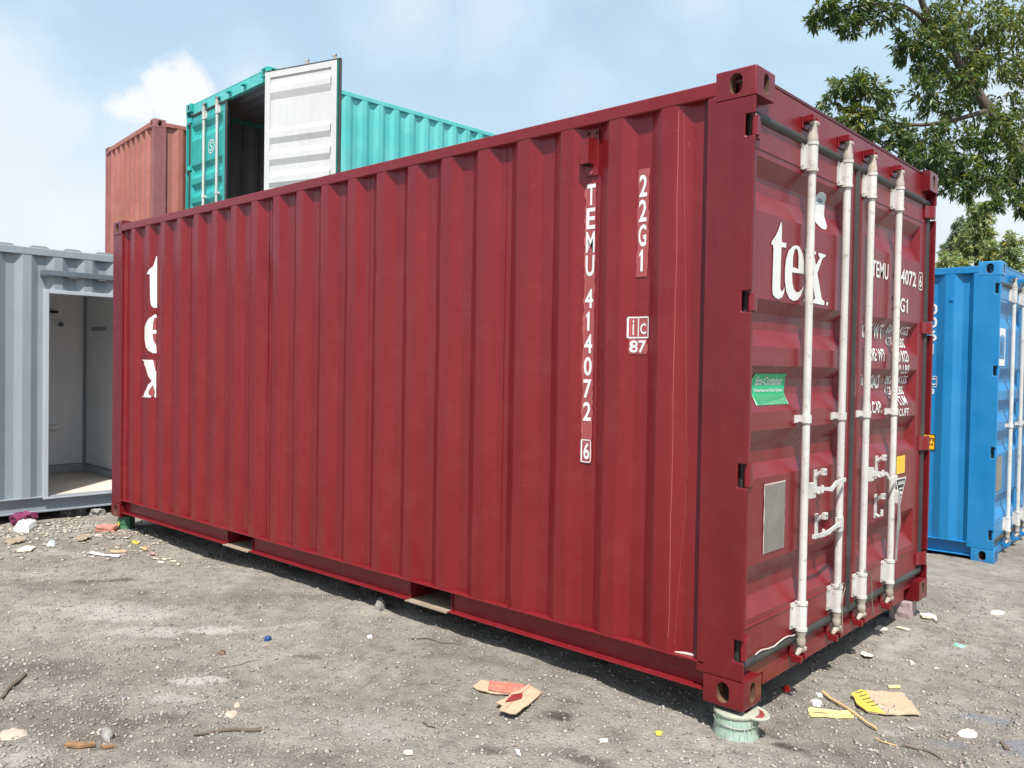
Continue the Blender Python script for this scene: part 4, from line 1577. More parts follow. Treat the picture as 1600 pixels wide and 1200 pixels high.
# ------------------------------------------------------------------ trees
def leaf_material(name, rgb, trans):
    m, nt, b, L = new_mat(name)
    at = N(nt, 'ShaderNodeAttribute', attribute_name='tint')
    mul = N(nt, 'ShaderNodeMix', data_type='RGBA', blend_type='MULTIPLY')
    mul.inputs['Factor'].default_value = 1
    mul.inputs['A'].default_value = (*rgb, 1)
    L(at.outputs['Color'], mul.inputs['B'])
    L(mul.outputs['Result'], b.inputs['Base Color'])
    b.inputs['Roughness'].default_value = .42
    b.inputs['Specular IOR Level'].default_value = .45
    tr = N(nt, 'ShaderNodeBsdfTranslucent')
    m2 = N(nt, 'ShaderNodeMix', data_type='RGBA', blend_type='MULTIPLY')
    m2.inputs['Factor'].default_value = 1
    m2.inputs['A'].default_value = (*trans, 1)
    L(at.outputs['Color'], m2.inputs['B'])
    L(m2.outputs['Result'], tr.inputs['Color'])
    mx = N(nt, 'ShaderNodeMixShader')
    mx.inputs[0].default_value = .35
    L(b.outputs[0], mx.inputs[1])
    L(tr.outputs[0], mx.inputs[2])
    L(mx.outputs[0], nt.nodes['Material Output'].inputs['Surface'])
    return m


M['leaf'] = leaf_material('mid_green_leaf', (.072, .112, .042), (.14, .20, .04))
M['leaf_y'] = leaf_material('young_yellow_green_leaf', (.19, .22, .035), (.32, .36, .04))
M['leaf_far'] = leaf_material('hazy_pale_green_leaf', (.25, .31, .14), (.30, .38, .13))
M['bark_t'] = paint('grey_brown_bark', (.085, .065, .05), rough=.9, var=.3, bump=.8, scale=3)


def leaves_mesh(name, pos, axis, ll, lw, tint, mat, fold=.25):
    """pos (n,3) leaf bases, axis (n,3) unit leaf directions -> one mesh of folded leaf blades"""
    n = len(pos)
    up = RNG.normal(size=(n, 3)) * .6 + np.array([0, 0, 1.0])
    side = np.cross(axis, up)
    side /= np.linalg.norm(side, axis=1, keepdims=True) + 1e-9
    nrm = np.cross(side, axis)
    ll = ll[:, None]
    lw = lw[:, None]
    droop = np.array([0, 0, -1.0]) * ll * .18
    p0 = pos
    pm = pos + axis * ll * .45 - nrm * lw * fold
    p1 = pos + axis * ll + droop
    pl = pos + axis * ll * .42 + side * lw * .5
    pr = pos + axis * ll * .42 - side * lw * .5
    co = np.stack([p0, pl, p1, pr, pm], 1).reshape(-1, 3)
    base = (np.arange(n) * 5)[:, None]
    tri = np.concatenate([base + np.array([[0, 4, 1]]), base + np.array([[1, 4, 2]]), base + np.array([[0, 3, 4]]), base + np.array([[4, 3, 2]])], 1).reshape(-1)
    me = bpy.data.meshes.new(name)
    me.vertices.add(len(co))
    me.vertices.foreach_set('co', co.astype(np.float32).ravel())
    me.loops.add(len(tri))
    me.loops.foreach_set('vertex_index', tri.astype(np.int32))
    nf = len(tri) // 3
    me.polygons.add(nf)
    me.polygons.foreach_set('loop_start', np.arange(0, nf * 3, 3))
    me.polygons.foreach_set('loop_total', np.full(nf, 3))
    me.update(calc_edges=True)
    c = np.ones((n, 5, 4), np.float32)
    c[:, :, :3] = tint[:, None, :]
    at = me.attributes.new('tint', 'FLOAT_COLOR', 'POINT')
    at.data.foreach_set('color', c.ravel())
    me.materials.append(mat)
    return me


def cluster(center, rad, n, size, base, tree, mat, name='leaf_cluster', yellow=0.0, flat=.8):
    """a spray of leaves on short twigs filling a lumpy volume"""
    center = np.array(center)
    nt_ = max(6, n // 14)
    dirs = RNG.normal(size=(nt_, 3))
    dirs /= np.linalg.norm(dirs, axis=1, keepdims=True)
    rr_ = rad * RNG.uniform(.25, 1.08, nt_) ** .6
    tips = center + dirs * rr_[:, None] * np.array([1, 1, flat])
    k = RNG.integers(0, nt_, n)
    t = RNG.uniform(.0, 1, n)
    out = dirs[k] * .8 + RNG.normal(size=(n, 3)) * .65
    out[:, 2] -= .35
    out /= np.linalg.norm(out, axis=1, keepdims=True)
    pos = tips[k] - dirs[k] * (t * rad * .28)[:, None] + RNG.normal(size=(n, 3)) * rad * .07
    ll = size * RNG.uniform(.65, 1.25, n)
    tint = np.ones((n, 3)) * RNG.uniform(.65, 1.3, n)[:, None]
    yl = RNG.random(n) < yellow
    tint[yl] *= np.array([2.4, 1.75, 1.0])
    tint[:, 0] *= RNG.uniform(.8, 1.25, n)
    o = link(name, leaves_mesh(name, pos, out, ll, ll * RNG.uniform(.28, .4, n), tint, mat), tree)
    o['kind'] = 'stuff'
    return tips


def along(u, v, dep):
    d = Vector(cf) + Vector(cr) * ((u - 800) / 1305.9) - Vector(cu) * ((v - 600) / 1305.9)
    return Vector((1.53229, -3.09966, 1.37606)) + d * dep


# --- the big tree: trunk stands to the right behind the blue container
TB = Vector((1.6, 12.6, -.3))
big = thing('broadleaf_tree', 'large leafy tree with a slanting trunk overhanging the right end of the containers', 'tree', TB)


def limb(name, pts, r0, r1, parent, n=9):
    P = [Vector(p) - TB for p in pts]
    # round the polyline a little
    Q = []
    for i in range(len(P) - 1):
        for t in (0, .34, .67):
            p0, p1, p2, p3 = P[max(i - 1, 0)], P[i], P[i + 1], P[min(i + 2, len(P) - 1)]
            Q.append(.5 * ((2 * p1) + (p2 - p0) * t + (2 * p0 - 5 * p1 + 4 * p2 - p3) * t * t + (3 * p1 - p0 - 3 * p2 + p3) * t ** 3))
    Q.append(P[-1])
    m = len(Q) - 1
    mb = MB()
    mb.tube(Q, [r0 + (r1 - r0) * (i / m) ** .8 for i in range(m + 1)], n)
    return mb.build(name, M['bark_t'], parent, smooth=60)


trunk = limb('trunk', [TB, (1.35, 12.6, 1.2), (.7, 12.3, 2.8), tuple(along(1640, 300, 12.6)), tuple(along(1590, 235, 12.6)), tuple(along(1540, 165, 12.5)), tuple(along(1490, 85, 12.5)), tuple(along(1455, 40, 12.4)), tuple(along(1420, -60, 12.2))], .17, .035, big)
br = [
    [(1610, 262, 12.6), (1560, 285, 12.2), (1500, 276, 11.9), (1450, 262, 11.8), (1415, 248, 11.7), (1370, 215, 11.6)],
    [(1545, 172, 12.5), (1480, 190, 12.0), (1420, 195, 11.8), (1350, 180, 11.6), (1310, 165, 11.6)],
    [(1490, 85, 12.5), (1430, 20, 12.2), (1380, 5, 11.9), (1320, 15, 11.8), (1280, 35, 11.7)],
    [(1500, 100, 12.5), (1560, 50, 12.9), (1620, 10, 13.2), (1700, -60, 13.4)],
    [(1590, 235, 12.6), (1660, 170, 13.0), (1740, 90, 13.3), (1830, 40, 13.6)],
    [(1640, 300, 12.6), (1600, 310, 11.9), (1560, 318, 11.5)],
    [(1545, 172, 12.5), (1500, 120, 12.9), (1470, 110, 13.3)],
    [(1660, 330, 12.7), (1730, 260, 12.9), (1820, 200, 13.2)],
]
for b_ in br:
    limb('branch', [tuple(along(*q)) for q in b_], .04, .010, big, 7)
CLS = [  # (u, v, depth, radius px, leaves, yellow)
    (1292, 18, 11.7, 30, 330, .12), (1335, 10, 11.8, 38, 430, .1), (1375, 22, 11.9, 30, 300, .08), (1328, 40, 11.7, 22, 170, .1), (1275, 34, 11.7, 14, 90, .15), (1310, -40, 11.8, 50, 400, .1), (1400, -30, 12, 50, 420, .1),
    (1330, 135, 11.6, 34, 320, .1), (1305, 150, 11.6, 26, 220, .1), (1358, 150, 11.6, 34, 330, .12), (1338, 182, 11.5, 24, 260, .85), (1372, 195, 11.6, 30, 280, .1), (1316, 188, 11.6, 24, 180, .15), (1382, 150, 11.7, 22, 150, .1), (1352, 212, 11.6, 24, 200, .1), (1344, 118, 11.6, 14, 80, .1),
    (1425, 60, 12.2, 42, 460, .1), (1470, 30, 12.3, 48, 560, .2), (1530, 40, 12.5, 56, 700, .35), (1590, 30, 12.8, 52, 640, .6), (1450, 105, 12.2, 40, 440, .1), (1420, 85, 12.2, 22, 170, .1), (1408, 62, 12.2, 16, 90, .1),
    (1500, 110, 12.8, 46, 420, .15), (1555, 100, 12.8, 48, 520, .4), (1600, 110, 12.9, 46, 480, .5), (1440, 150, 12.0, 36, 330, .08), (1482, 165, 12.1, 40, 380, .1), (1520, 170, 12.9, 36, 260, .1), (1580, 175, 12.9, 44, 420, .3),
    (1410, 205, 11.8, 32, 310, .08), (1450, 215, 11.9, 38, 370, .08), (1495, 225, 12.0, 40, 380, .1), (1540, 235, 12.1, 34, 280, .1), (1590, 225, 13.0, 36, 300, .15), (1395, 240, 11.7, 24, 180, .1), (1425, 252, 11.7, 26, 210, .1),
    (1470, 262, 11.8, 36, 340, .08), (1508, 268, 11.9, 34, 320, .08), (1485, 292, 11.8, 26, 200, .08), (1550, 280, 12.1, 36, 330, .08), (1590, 275, 12.5, 36, 320, .1), (1575, 306, 11.5, 24, 190, .08), (1600, 318, 11.7, 26, 220, .08), (1512, 296, 11.9, 18, 110, .08),
    (1545, 322, 11.5, 10, 50, .05), (1556, 325, 11.5, 11, 60, .05), (1430, 280, 11.8, 20, 120, .08),
    (1510, 130, 12.0, 30, 260, .15), (1555, 190, 12.0, 32, 260, .2), (1600, 250, 12.0, 34, 240, .12), (1480, 60, 11.9, 34, 300, .2), (1530, 95, 12.0, 30, 240, .3), (1575, 215, 12.2, 30, 240, .2), (1530, 285, 11.7, 26, 200, .08), (1460, 240, 11.5, 30, 260, .08),
    (1650, 60, 13.0, 70, 600, .4), (1720, 0, 13.3, 80, 600, .4), (1680, 160, 13.0, 70, 560, .3), (1760, 110, 13.3, 80, 560, .3), (1660, 260, 12.6, 56, 400, .2), (1830, 60, 13.6, 80, 500, .3), (1820, 200, 13.2, 70, 420, .2), (1740, 250, 13.0, 60, 360, .15), (1500, -50, 12.5, 70, 520, .3), (1600, -70, 13.0, 80, 560, .4),
]
for (u, v, dep, rpx, n, yl) in CLS:
    c = along(u, v, dep) - TB
    cluster(c, rpx * dep / 1305.9, int(n * 1.45), .104, None, big, M['leaf'], yellow=yl, flat=.85)


def far_tree(name, label, u, v_top, dep, w, h, n, seed, mat=None, lumps=14, size=.3, cone=.5):
    top = along(u, v_top, dep)
    base = Vector((top.x, top.y, -.4))
    t = thing(name, label, 'tree', base, 0, 'trees far behind')
    hh = top.z - base.z
    rg = random.Random(seed)
    mb = MB()
    mb.tube([(0, 0, 0), (.1, .05, hh * .4), (0, 0, hh * .92)], [.2, .14, .03], 8)
    mb.build('trunk', M['bark_t'], t, smooth=60)
    for i in range(lumps):
        f = ((i + .3) / lumps) ** .85
        z = hh - f * h
        wid = w * min(1.0, .22 + cone * 2.2 * f)
        r_ = wid * rg.uniform(.0, .75)
        a = rg.uniform(0, 6.28)
        c = (math.cos(a) * r_, math.sin(a) * r_, z - w * .18)
        cluster(c, w * rg.uniform(.30, .46), n // lumps, size, None, t, mat or M['leaf_far'], yellow=rg.choice((.02, .04, .12)), flat=1.0)
    return t


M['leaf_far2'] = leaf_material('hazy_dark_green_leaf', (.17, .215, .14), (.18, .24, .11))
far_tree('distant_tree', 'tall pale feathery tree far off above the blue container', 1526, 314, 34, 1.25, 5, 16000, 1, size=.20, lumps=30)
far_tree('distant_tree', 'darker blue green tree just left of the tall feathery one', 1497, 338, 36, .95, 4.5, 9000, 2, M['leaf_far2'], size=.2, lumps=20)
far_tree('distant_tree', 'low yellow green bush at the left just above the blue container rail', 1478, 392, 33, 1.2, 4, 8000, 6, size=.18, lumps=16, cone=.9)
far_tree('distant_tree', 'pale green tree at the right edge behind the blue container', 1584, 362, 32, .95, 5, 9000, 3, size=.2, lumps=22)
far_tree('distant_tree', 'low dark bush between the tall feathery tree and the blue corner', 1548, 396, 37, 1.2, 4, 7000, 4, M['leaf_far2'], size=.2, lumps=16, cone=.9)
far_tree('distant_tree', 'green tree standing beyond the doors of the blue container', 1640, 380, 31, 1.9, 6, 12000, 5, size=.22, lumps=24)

# ------------------------------------------------------------------ gravel and litter
def scatter(n, seed):
    rg = np.random.default_rng(seed)
    out = []
    while len(out) < n:
        d_ = 2.7 + 6.5 * rg.random(n) ** 1.5
        a = rg.uniform(-.62, .62, n)
        # camera stands at (1.53,-3.10) looking along (-.67,.74)
        fx, fy = -.671, .741
        x = 1.532 + d_ * (fx + a * .741)
        y = -3.1 + d_ * (fy + a * .671)
        for p in zip(x, y):
            if -7.6 < p[0] < 2.2 and -2.6 < p[1] < 3.6:
                out.append(p)
    return np.array(out[:n])


def pebbles(name, label, n, s0, s1, seed, mat, flat=.55, zone=None):
    rg = np.random.default_rng(seed)
    P = scatter(n, seed)
    if zone:
        P = np.stack([zone[0] + (zone[1] - zone[0]) * rg.beta(1, 1.9, n), zone[3] - (zone[3] - zone[2]) * rg.beta(1, 2.3, n)], 1)
    clump = vnoise(P[:, 0] * 1.4, P[:, 1] * 1.4, 31) * .6 + vnoise(P[:, 0] * 4, P[:, 1] * 4, 32) * .4
    P = P[rg.random(n) < .25 + 1.1 * clump]
    n = len(P)
    size = s0 + (s1 - s0) * rg.random(n) ** 4
    z = gz(P[:, 0], P[:, 1])
    tpl = np.array([[1, 0, 0], [0, 1, 0], [-1, 0, 0], [0, -1, 0], [.1, .1, 1], [0, 0, -1]], float)
    V = tpl[None] * (1 + rg.normal(size=(n, 6, 3)) * .22)
    V += rg.normal(size=(n, 6, 3)) * .12
    ang = rg.uniform(0, 6.283, n)
    c, s = np.cos(ang), np.sin(ang)
    asp = rg.uniform(.55, 1, n)
    x = V[:, :, 0]
    y = V[:, :, 1] * asp[:, None]
    V2 = np.stack([x * c[:, None] - y * s[:, None], x * s[:, None] + y * c[:, None], V[:, :, 2] * flat], -1) * size[:, None, None]
    V2 += np.stack([P[:, 0], P[:, 1], z + size * .18], -1)[:, None]
    T = np.array([[0, 1, 4], [1, 2, 4], [2, 3, 4], [3, 0, 4], [1, 0, 5], [2, 1, 5], [3, 2, 5], [0, 3, 5]])
    F = (np.arange(n)[:, None, None] * 6 + T[None]).reshape(-1)
    me = bpy.data.meshes.new(name)
    me.vertices.add(n * 6)
    me.vertices.foreach_set('co', V2.astype(np.float32).ravel())
    me.loops.add(len(F))
    me.loops.foreach_set('vertex_index', F.astype(np.int32))
    me.polygons.add(len(F) // 3)
    me.polygons.foreach_set('loop_start', np.arange(0, len(F), 3))
    me.polygons.foreach_set('loop_total', np.full(len(F) // 3, 3))
    me.update(calc_edges=True)
    tone = np.clip(rg.normal(1, .20, n), .4, 1.7)
    pale = rg.random(n) < .010
    tone[pale] *= 1.8
    t = np.ones((n, 6, 4), np.float32)
    t[:, :, :3] = (tone[:, None] * (1 + rg.normal(size=(n, 3)) * .035))[:, None, :]
    at = me.attributes.new('tint', 'FLOAT_COLOR', 'POINT')
    at.data.foreach_set('color', t.ravel())
    me.materials.append(mat)
    o = link(name, me)
    return tag(o, label, kind='stuff')


gm, nt, b, L = new_mat('gravel_stone')
at = N(nt, 'ShaderNodeAttribute', attribute_name='tint')
mul = N(nt, 'ShaderNodeMix', data_type='RGBA', blend_type='MULTIPLY')
mul.inputs['Factor'].default_value = 1
mul.inputs['A'].default_value = (.275, .252, .220, 1)
L(at.outputs['Color'], mul.inputs['B'])
L(mul.outputs['Result'], b.inputs['Base Color'])
b.inputs['Roughness'].default_value = .9
b.inputs['Specular IOR Level'].default_value = .2
pebbles('gravel', 'fine grey gravel scattered all over the yard', 60000, .0028, .013, 5, gm)
pebbles('coarse_gravel', 'larger grey stones mixed into the gravel', 1300, .006, .020, 6, gm, .5)
pc, nt, b, L = new_mat('litter_chip')
at = N(nt, 'ShaderNodeAttribute', attribute_name='tint')
mul = N(nt, 'ShaderNodeMix', data_type='RGBA', blend_type='MULTIPLY')
mul.inputs['Factor'].default_value = 1
mul.inputs['A'].default_value = (.42, .36, .29, 1)
L(at.outputs['Color'], mul.inputs['B'])
L(mul.outputs['Result'], b.inputs['Base Color'])
b.inputs['Roughness'].default_value = .85
pebbles('litter_chips', 'small pale wood and plaster chips littering the dirt', 700, .005, .022, 8, pc, .12)
pebbles('rubble', 'broken pale rubble strewn in front of the grey office container', 1500, .006, .034, 9, pc, .22, (-7.25, -4.3, -1.7, .15))
pebbles('rubble', 'grey rubble strewn between the red container and the grey office', 2600, .006, .030, 10, gm, .45, (-7.3, -4.6, -1.8, .2))

# ------------------------------------------------------------------ things lying on the ground (outlines in metres)
PL = {
    'card_red': [[-1.124,-0.4],[-1.146,-0.325],[-0.946,-0.216],[-0.891,-0.238],[-0.852,-0.242],[-0.822,-0.297],[-0.766,-0.505],[-0.845,-0.525],[-0.866,-0.478],[-0.907,-0.478],[-0.918,-0.35],[-1.063,-0.417]],
    'card_fold': [[-0.946,-0.216],[-0.907,-0.478],[-0.866,-0.478],[-0.845,-0.525],[-0.766,-0.505],[-0.822,-0.297],[-0.852,-0.242]],
    'card_stain1': [[-1.11,-0.303],[-0.946,-0.216],[-0.922,-0.305],[-0.927,-0.353],[-1.037,-0.392]],
    'card_stain2': [[-0.911,-0.37],[-0.895,-0.322],[-0.856,-0.366],[-0.858,-0.41],[-0.878,-0.452],[-0.896,-0.413]],
    'card_yel': [[0.132,0.823],[0.149,0.904],[0.306,1.007],[0.439,0.805],[0.329,0.69],[0.257,0.664],[0.193,0.718]],
    'card_yel2': [[0.132,0.823],[0.149,0.904],[0.176,0.896],[0.223,0.809],[0.279,0.744],[0.329,0.69],[0.257,0.664],[0.193,0.718]],
    'stick': [[0.018,0.749],[0.032,0.763],[0.356,0.519],[0.352,0.501]],
    'slat1': [[0.059,0.504],[0.062,0.523],[0.213,0.641],[0.221,0.618],[0.074,0.481]],
    'slat2': [[0.075,0.474],[0.222,0.615],[0.232,0.583],[0.094,0.46]],
    'red': [[-0.136,0.688],[-0.123,0.715],[-0.103,0.699],[-0.091,0.658],[-0.106,0.644],[-0.124,0.656]],
    'plas': [[0.01,0.64],[0.024,0.687],[0.059,0.667],[0.073,0.612],[0.043,0.599]],
    'plas2': [[-0.01,0.756],[0.014,0.771],[0.034,0.739],[0.016,0.722]],
    'plaster': [[0.6,0.723],[0.599,0.77],[0.623,0.811],[0.65,0.82],[0.67,0.792],[0.673,0.741],[0.649,0.704],[0.618,0.693]],
    'twigdark': [[0.478,0.43],[0.508,0.444],[0.563,0.451],[0.63,0.411]],
    'string': [[0.371,0.439],[0.406,0.408],[0.435,0.411],[0.462,0.421]],
    'yelchip': [[-0.311,-0.15],[-0.303,-0.132],[-0.283,-0.135],[-0.28,-0.159],[-0.294,-0.17]],
    'mcap': [[0.76,0.721],[0.774,0.728],[0.805,0.686],[0.79,0.672]],
    'cap': [[-2.39,-0.695],[-2.396,-0.676],[-2.364,-0.675],[-2.325,-0.7],[-2.328,-0.718],[-2.355,-0.716]],
    'leafb': [[-2.43,-0.948],[-2.448,-0.918],[-2.415,-0.905],[-2.38,-0.93],[-2.386,-0.951]],
    'stoneA': [[-1.718,-1.3],[-1.737,-1.274],[-1.731,-1.251],[-1.701,-1.245],[-1.665,-1.267],[-1.662,-1.295],[-1.684,-1.31]],
    'stoneB': [[-1.77,-1.229],[-1.781,-1.207],[-1.764,-1.19],[-1.735,-1.212],[-1.737,-1.237]],
    'stickA': [[-1.611,-1.489],[-1.58,-1.424],[-1.544,-1.366],[-1.503,-1.32],[-1.479,-1.268]],
    'wire': [[-2.236,-1.033],[-2.225,-0.962],[-2.215,-0.894],[-2.198,-0.836]],
    'slatw': [[-5.128,-0.541],[-5.163,-0.511],[-4.877,-0.407],[-4.818,-0.451]],
    'bark1': [[-1.868,-1.882],[-1.879,-1.866],[-1.809,-1.793],[-1.783,-1.799],[-1.817,-1.848]],
    'bark2': [[-1.779,-1.784],[-1.749,-1.75],[-1.725,-1.743],[-1.75,-1.783]],
    'rock': [[-1.871,-1.744],[-1.903,-1.718],[-1.881,-1.696],[-1.832,-1.706],[-1.806,-1.735],[-1.828,-1.752]],
    'stickL': [[-2.554,-1.9],[-2.63,-1.851],[-2.703,-1.792],[-2.758,-1.737]],
    'slab': [[-2.207,-2.001],[-2.199,-1.955],[-2.152,-1.921],[-2.084,-1.938],[-2.069,-1.987],[-2.108,-2.03]],
    'bag': [[-6.861,-0.541],[-7.251,-0.384],[-7.322,-0.294],[-7.202,-0.215],[-6.966,-0.289],[-6.699,-0.455],[-6.756,-0.51]],
    'magenta': [[-7.304,-0.358],[-7.562,-0.258],[-7.572,-0.215],[-7.462,-0.22],[-7.269,-0.287],[-7.259,-0.343]],
    'board': [[-5.61,-0.891],[-5.719,-0.809],[-5.663,-0.739],[-5.543,-0.81]],
    'tanA': [[-5.693,-0.426],[-5.845,-0.352],[-5.82,-0.272],[-5.698,-0.301],[-5.604,-0.407]],
    'tanB': [[-5.944,-0.877],[-6.188,-0.788],[-6.093,-0.7],[-5.926,-0.736],[-5.868,-0.835]],
    'tanC': [[-5.115,-0.393],[-5.065,-0.294],[-5.001,-0.317],[-5.063,-0.405]],
    'leaf1': [[-5.076,-0.166],[-5.1,-0.12],[-5.007,-0.14],[-4.957,-0.192]],
    'leaf2': [[-4.888,-0.176],[-4.895,-0.15],[-4.809,-0.172],[-4.79,-0.207]],
    'bits': [[-4.615,-0.27],[-4.689,-0.167],[-4.609,-0.126],[-4.497,-0.206],[-4.509,-0.268]],
    'film': [[-5.723,-0.645],[-5.906,-0.549],[-5.823,-0.538],[-5.649,-0.604],[-5.644,-0.647]],
    'brick': [[-5.957,-0.134],[-6.115,-0.026],[-5.96,-0.021],[-5.791,-0.103],[-5.808,-0.149]],
    'yel3': [[-5.307,-0.143],[-5.336,-0.097],[-5.261,-0.094],[-5.213,-0.142]],
    'rockS': [[-2.363,0.02],[-2.432,0.098],[-2.403,0.128],[-2.318,0.067],[-2.286,-0.004]],
    'twig1': [[-1.802,-0.185],[-1.743,-0.117],[-1.658,-0.11],[-1.562,-0.057]],
    'twig2': [[-1.059,-0.761],[-1.02,-0.769],[-0.984,-0.757]],
    'chip1': [[-0.431,-0.374],[-0.411,-0.347],[-0.396,-0.365],[-0.417,-0.39]],
    'chip2': [[-0.897,-1.008],[-0.911,-0.986],[-0.891,-0.967],[-0.864,-0.987],[-0.877,-1.011]],
    'chip3': [[-2.01,-0.318],[-2.006,-0.29],[-1.976,-0.305],[-1.985,-0.327]],
    'chip4': [[-0.606,-0.689],[-0.592,-0.68],[-0.558,-0.708],[-0.571,-0.716]],
    'tarp': [[-0.15,1.928],[-0.162,2.017],[-0.143,2.05],[-0.087,2.0],[-0.112,1.939]],
    'tarp2': [[-0.026,2.395],[0.013,2.441],[0.054,2.414],[0.105,2.301],[0.058,2.343],[0.004,2.333]],
    'strip': [[-0.064,2.058],[-0.049,2.079],[0.025,2.049],[0.009,2.024]],
    'green': [[0.263,1.983],[0.275,2.02],[0.301,1.983],[0.333,1.99],[0.321,1.945],[0.293,1.95]],
    'slabR': [[0.258,2.843],[0.292,2.905],[0.339,2.877],[0.328,2.818],[0.274,2.795]],
    'chipR': [[0.185,1.48],[0.202,1.475],[0.222,1.451],[0.213,1.421]],
    'paperR': [[-0.029,1.387],[-0.022,1.444],[0.032,1.41],[0.039,1.363],[0.004,1.35]],
    'chipR2': [[0.226,1.042],[0.261,1.095],[0.272,1.07],[0.235,1.02]],
    'rk1': [[-7.263,0.122],[-7.472,0.209],[-7.431,0.254],[-7.203,0.186],[-7.104,0.115]],
    'rk2': [[-7.231,0.248],[-7.447,0.352],[-7.199,0.283]],
    'rk3': [[-7.028,0.323],[-7.225,0.442],[-7.077,0.415],[-6.891,0.328]],
    'dark1': [[-0.665,-0.405],[-0.712,-0.301],[-0.703,-0.249],[-0.648,-0.256],[-0.591,-0.376],[-0.609,-0.42]],
}


def slab_mesh(mb, pts, th, lift=.002, warp=0.0, seed=0, flat_z=None, rag=.0035):
    rg = random.Random(seed)
    out = []
    for i, p in enumerate(pts):
        q = pts[(i + 1) % len(pts)]
        l = math.hypot(q[0] - p[0], q[1] - p[1])
        m = max(1, min(6, int(l / .025)))
        for k in range(m):
            a_ = k / m
            r_ = min(rag, l * .06) * (1 if k else .3)
            out.append((p[0] + (q[0] - p[0]) * a_ + rg.uniform(-r_, r_), p[1] + (q[1] - p[1]) * a_ + rg.uniform(-r_, r_)))
    pts = out
    zs = [float(gz(p[0], p[1])) for p in pts]
    zt = [(flat_z if flat_z is not None else z) + lift + rg.uniform(0, 1) * warp for z in zs]
    n = len(pts)
    b_ = len(mb.v)
    cx = sum(p[0] for p in pts) / n
    cy = sum(p[1] for p in pts) / n
    mb.v += [(p[0], p[1], z) for p, z in zip(pts, zt)] + [(p[0], p[1], z + th) for p, z in zip(pts, zt)]
    for i in range(n):
        j = (i + 1) % n
        mb.f.append((b_ + i, b_ + j, b_ + n + j, b_ + n + i))
        mb.m.append(mb.k)
    for t in tessellate_polygon([[Vector((p[0], p[1], 0)) for p in pts]]):
        mb.f.append(tuple(b_ + n + i for i in t))
        mb.m.append(mb.k)
        mb.f.append(tuple(b_ + i for i in reversed(t)))
        mb.m.append(mb.k)
    return mb


def origin_at(o, p):
    """put the origin of a top-level mesh where the thing lies"""
    o.data.transform(Matrix.Translation((-p[0], -p[1], -p[2])))
    o.location = p
    return o


def mid(pts):
    x = sum(p[0] for p in pts) / len(pts)
    y = sum(p[1] for p in pts) / len(pts)
    return (x, y, float(gz(x, y)))


def piece(name, label, cat, mat, key, th=.004, lift=.003, warp=.004, group=None, bevel=0):
    mb = slab_mesh(MB(), PL[key], th, lift, warp, len(label))
    o = mb.build(name, mat, None, bevel=bevel)
    origin_at(o, mid(PL[key]))
    return tag(o, label, cat, group)


def rod_thing(name, label, cat, mat, key, r0, r1, lift=.0, n=7, jit=.004, flat=None):
    P = PL[key]
    rg = random.Random(len(label))
    path = []
    for i in range(len(P) - 1):
        for t in (0, .5):
            x = P[i][0] + (P[i + 1][0] - P[i][0]) * t
            y = P[i][1] + (P[i + 1][1] - P[i][1]) * t
            path.append((x + rg.uniform(-jit, jit) * t, y + rg.uniform(-jit, jit) * t, float(gz(x, y)) + r0 * .7 + lift + rg.uniform(0, jit)))
    path.append((P[-1][0], P[-1][1], float(gz(*P[-1])) + r1 * .7 + lift))
    m = len(path) - 1
    o = MB().tube(path, [r0 + (r1 - r0) * i / m for i in range(m + 1)], n, flat=flat).build(name, mat, None, smooth=50)
    origin_at(o, mid(P))
    return tag(o, label, cat)


def crumple(name, label, cat, mat, key, h, seed, lift=0.0):
    """crumpled sheet or lump over an outline"""
    P = PL[key]
    c = mid(P)
    rg = random.Random(seed)
    mb = MB()
    rings = []
    for f, hh in ((1.0, .0), (.95, .45), (.74, .8), (.42, .95), (.15, 1.0)):
        ring = []
        m = len(P) * 2
        for i in range(m):
            a, b_ = P[(i // 2) % len(P)], P[(i // 2 + 1) % len(P)]
            t = .5 * (i % 2)
            x = a[0] + (b_[0] - a[0]) * t
            y = a[1] + (b_[1] - a[1]) * t
            ff = f * rg.uniform(.88, 1.08)
            ring.append((c[0] + (x - c[0]) * ff, c[1] + (y - c[1]) * ff, c[2] + lift - .003 + h * hh * rg.uniform(.68, 1.05)))
        rings.append(ring)
    b_ = 0
    m = len(rings[0])
    for r_ in rings:
        mb.v += r_
    for k in range(len(rings) - 1):
        for i in range(m):
            j = (i + 1) % m
            mb.f.append((k * m + i, k * m + j, (k + 1) * m + j))
            mb.f.append((k * m + i, (k + 1) * m + j, (k + 1) * m + i))
            mb.m += [0, 0]
    mb.f.append(tuple((len(rings) - 1) * m + i for i in range(m)))
    mb.m.append(0)
    mb.f.append(tuple(reversed(range(m))))
    mb.m.append(0)
    o = mb.build(name, mat, None)
    origin_at(o, c)
    return tag(o, label, cat)


# red stained cardboard, torn and folded
c0 = mid(PL['card_red'])
cb = thing('cardboard_scrap', 'torn cardboard scrap stained with red paint in front of the dark red container', 'cardboard', c0)


def sub_piece(name, mat, pts, th, lift, parent, c, warp=.0, seed=1, flat=True):
    mb = slab_mesh(MB(), pts, th, lift, warp, seed, c[2] + .004 if flat else None)
    o = mb.build(name, mat, parent)
    o.data.transform(Matrix.Translation((-c[0], -c[1], -c[2])))
    return o


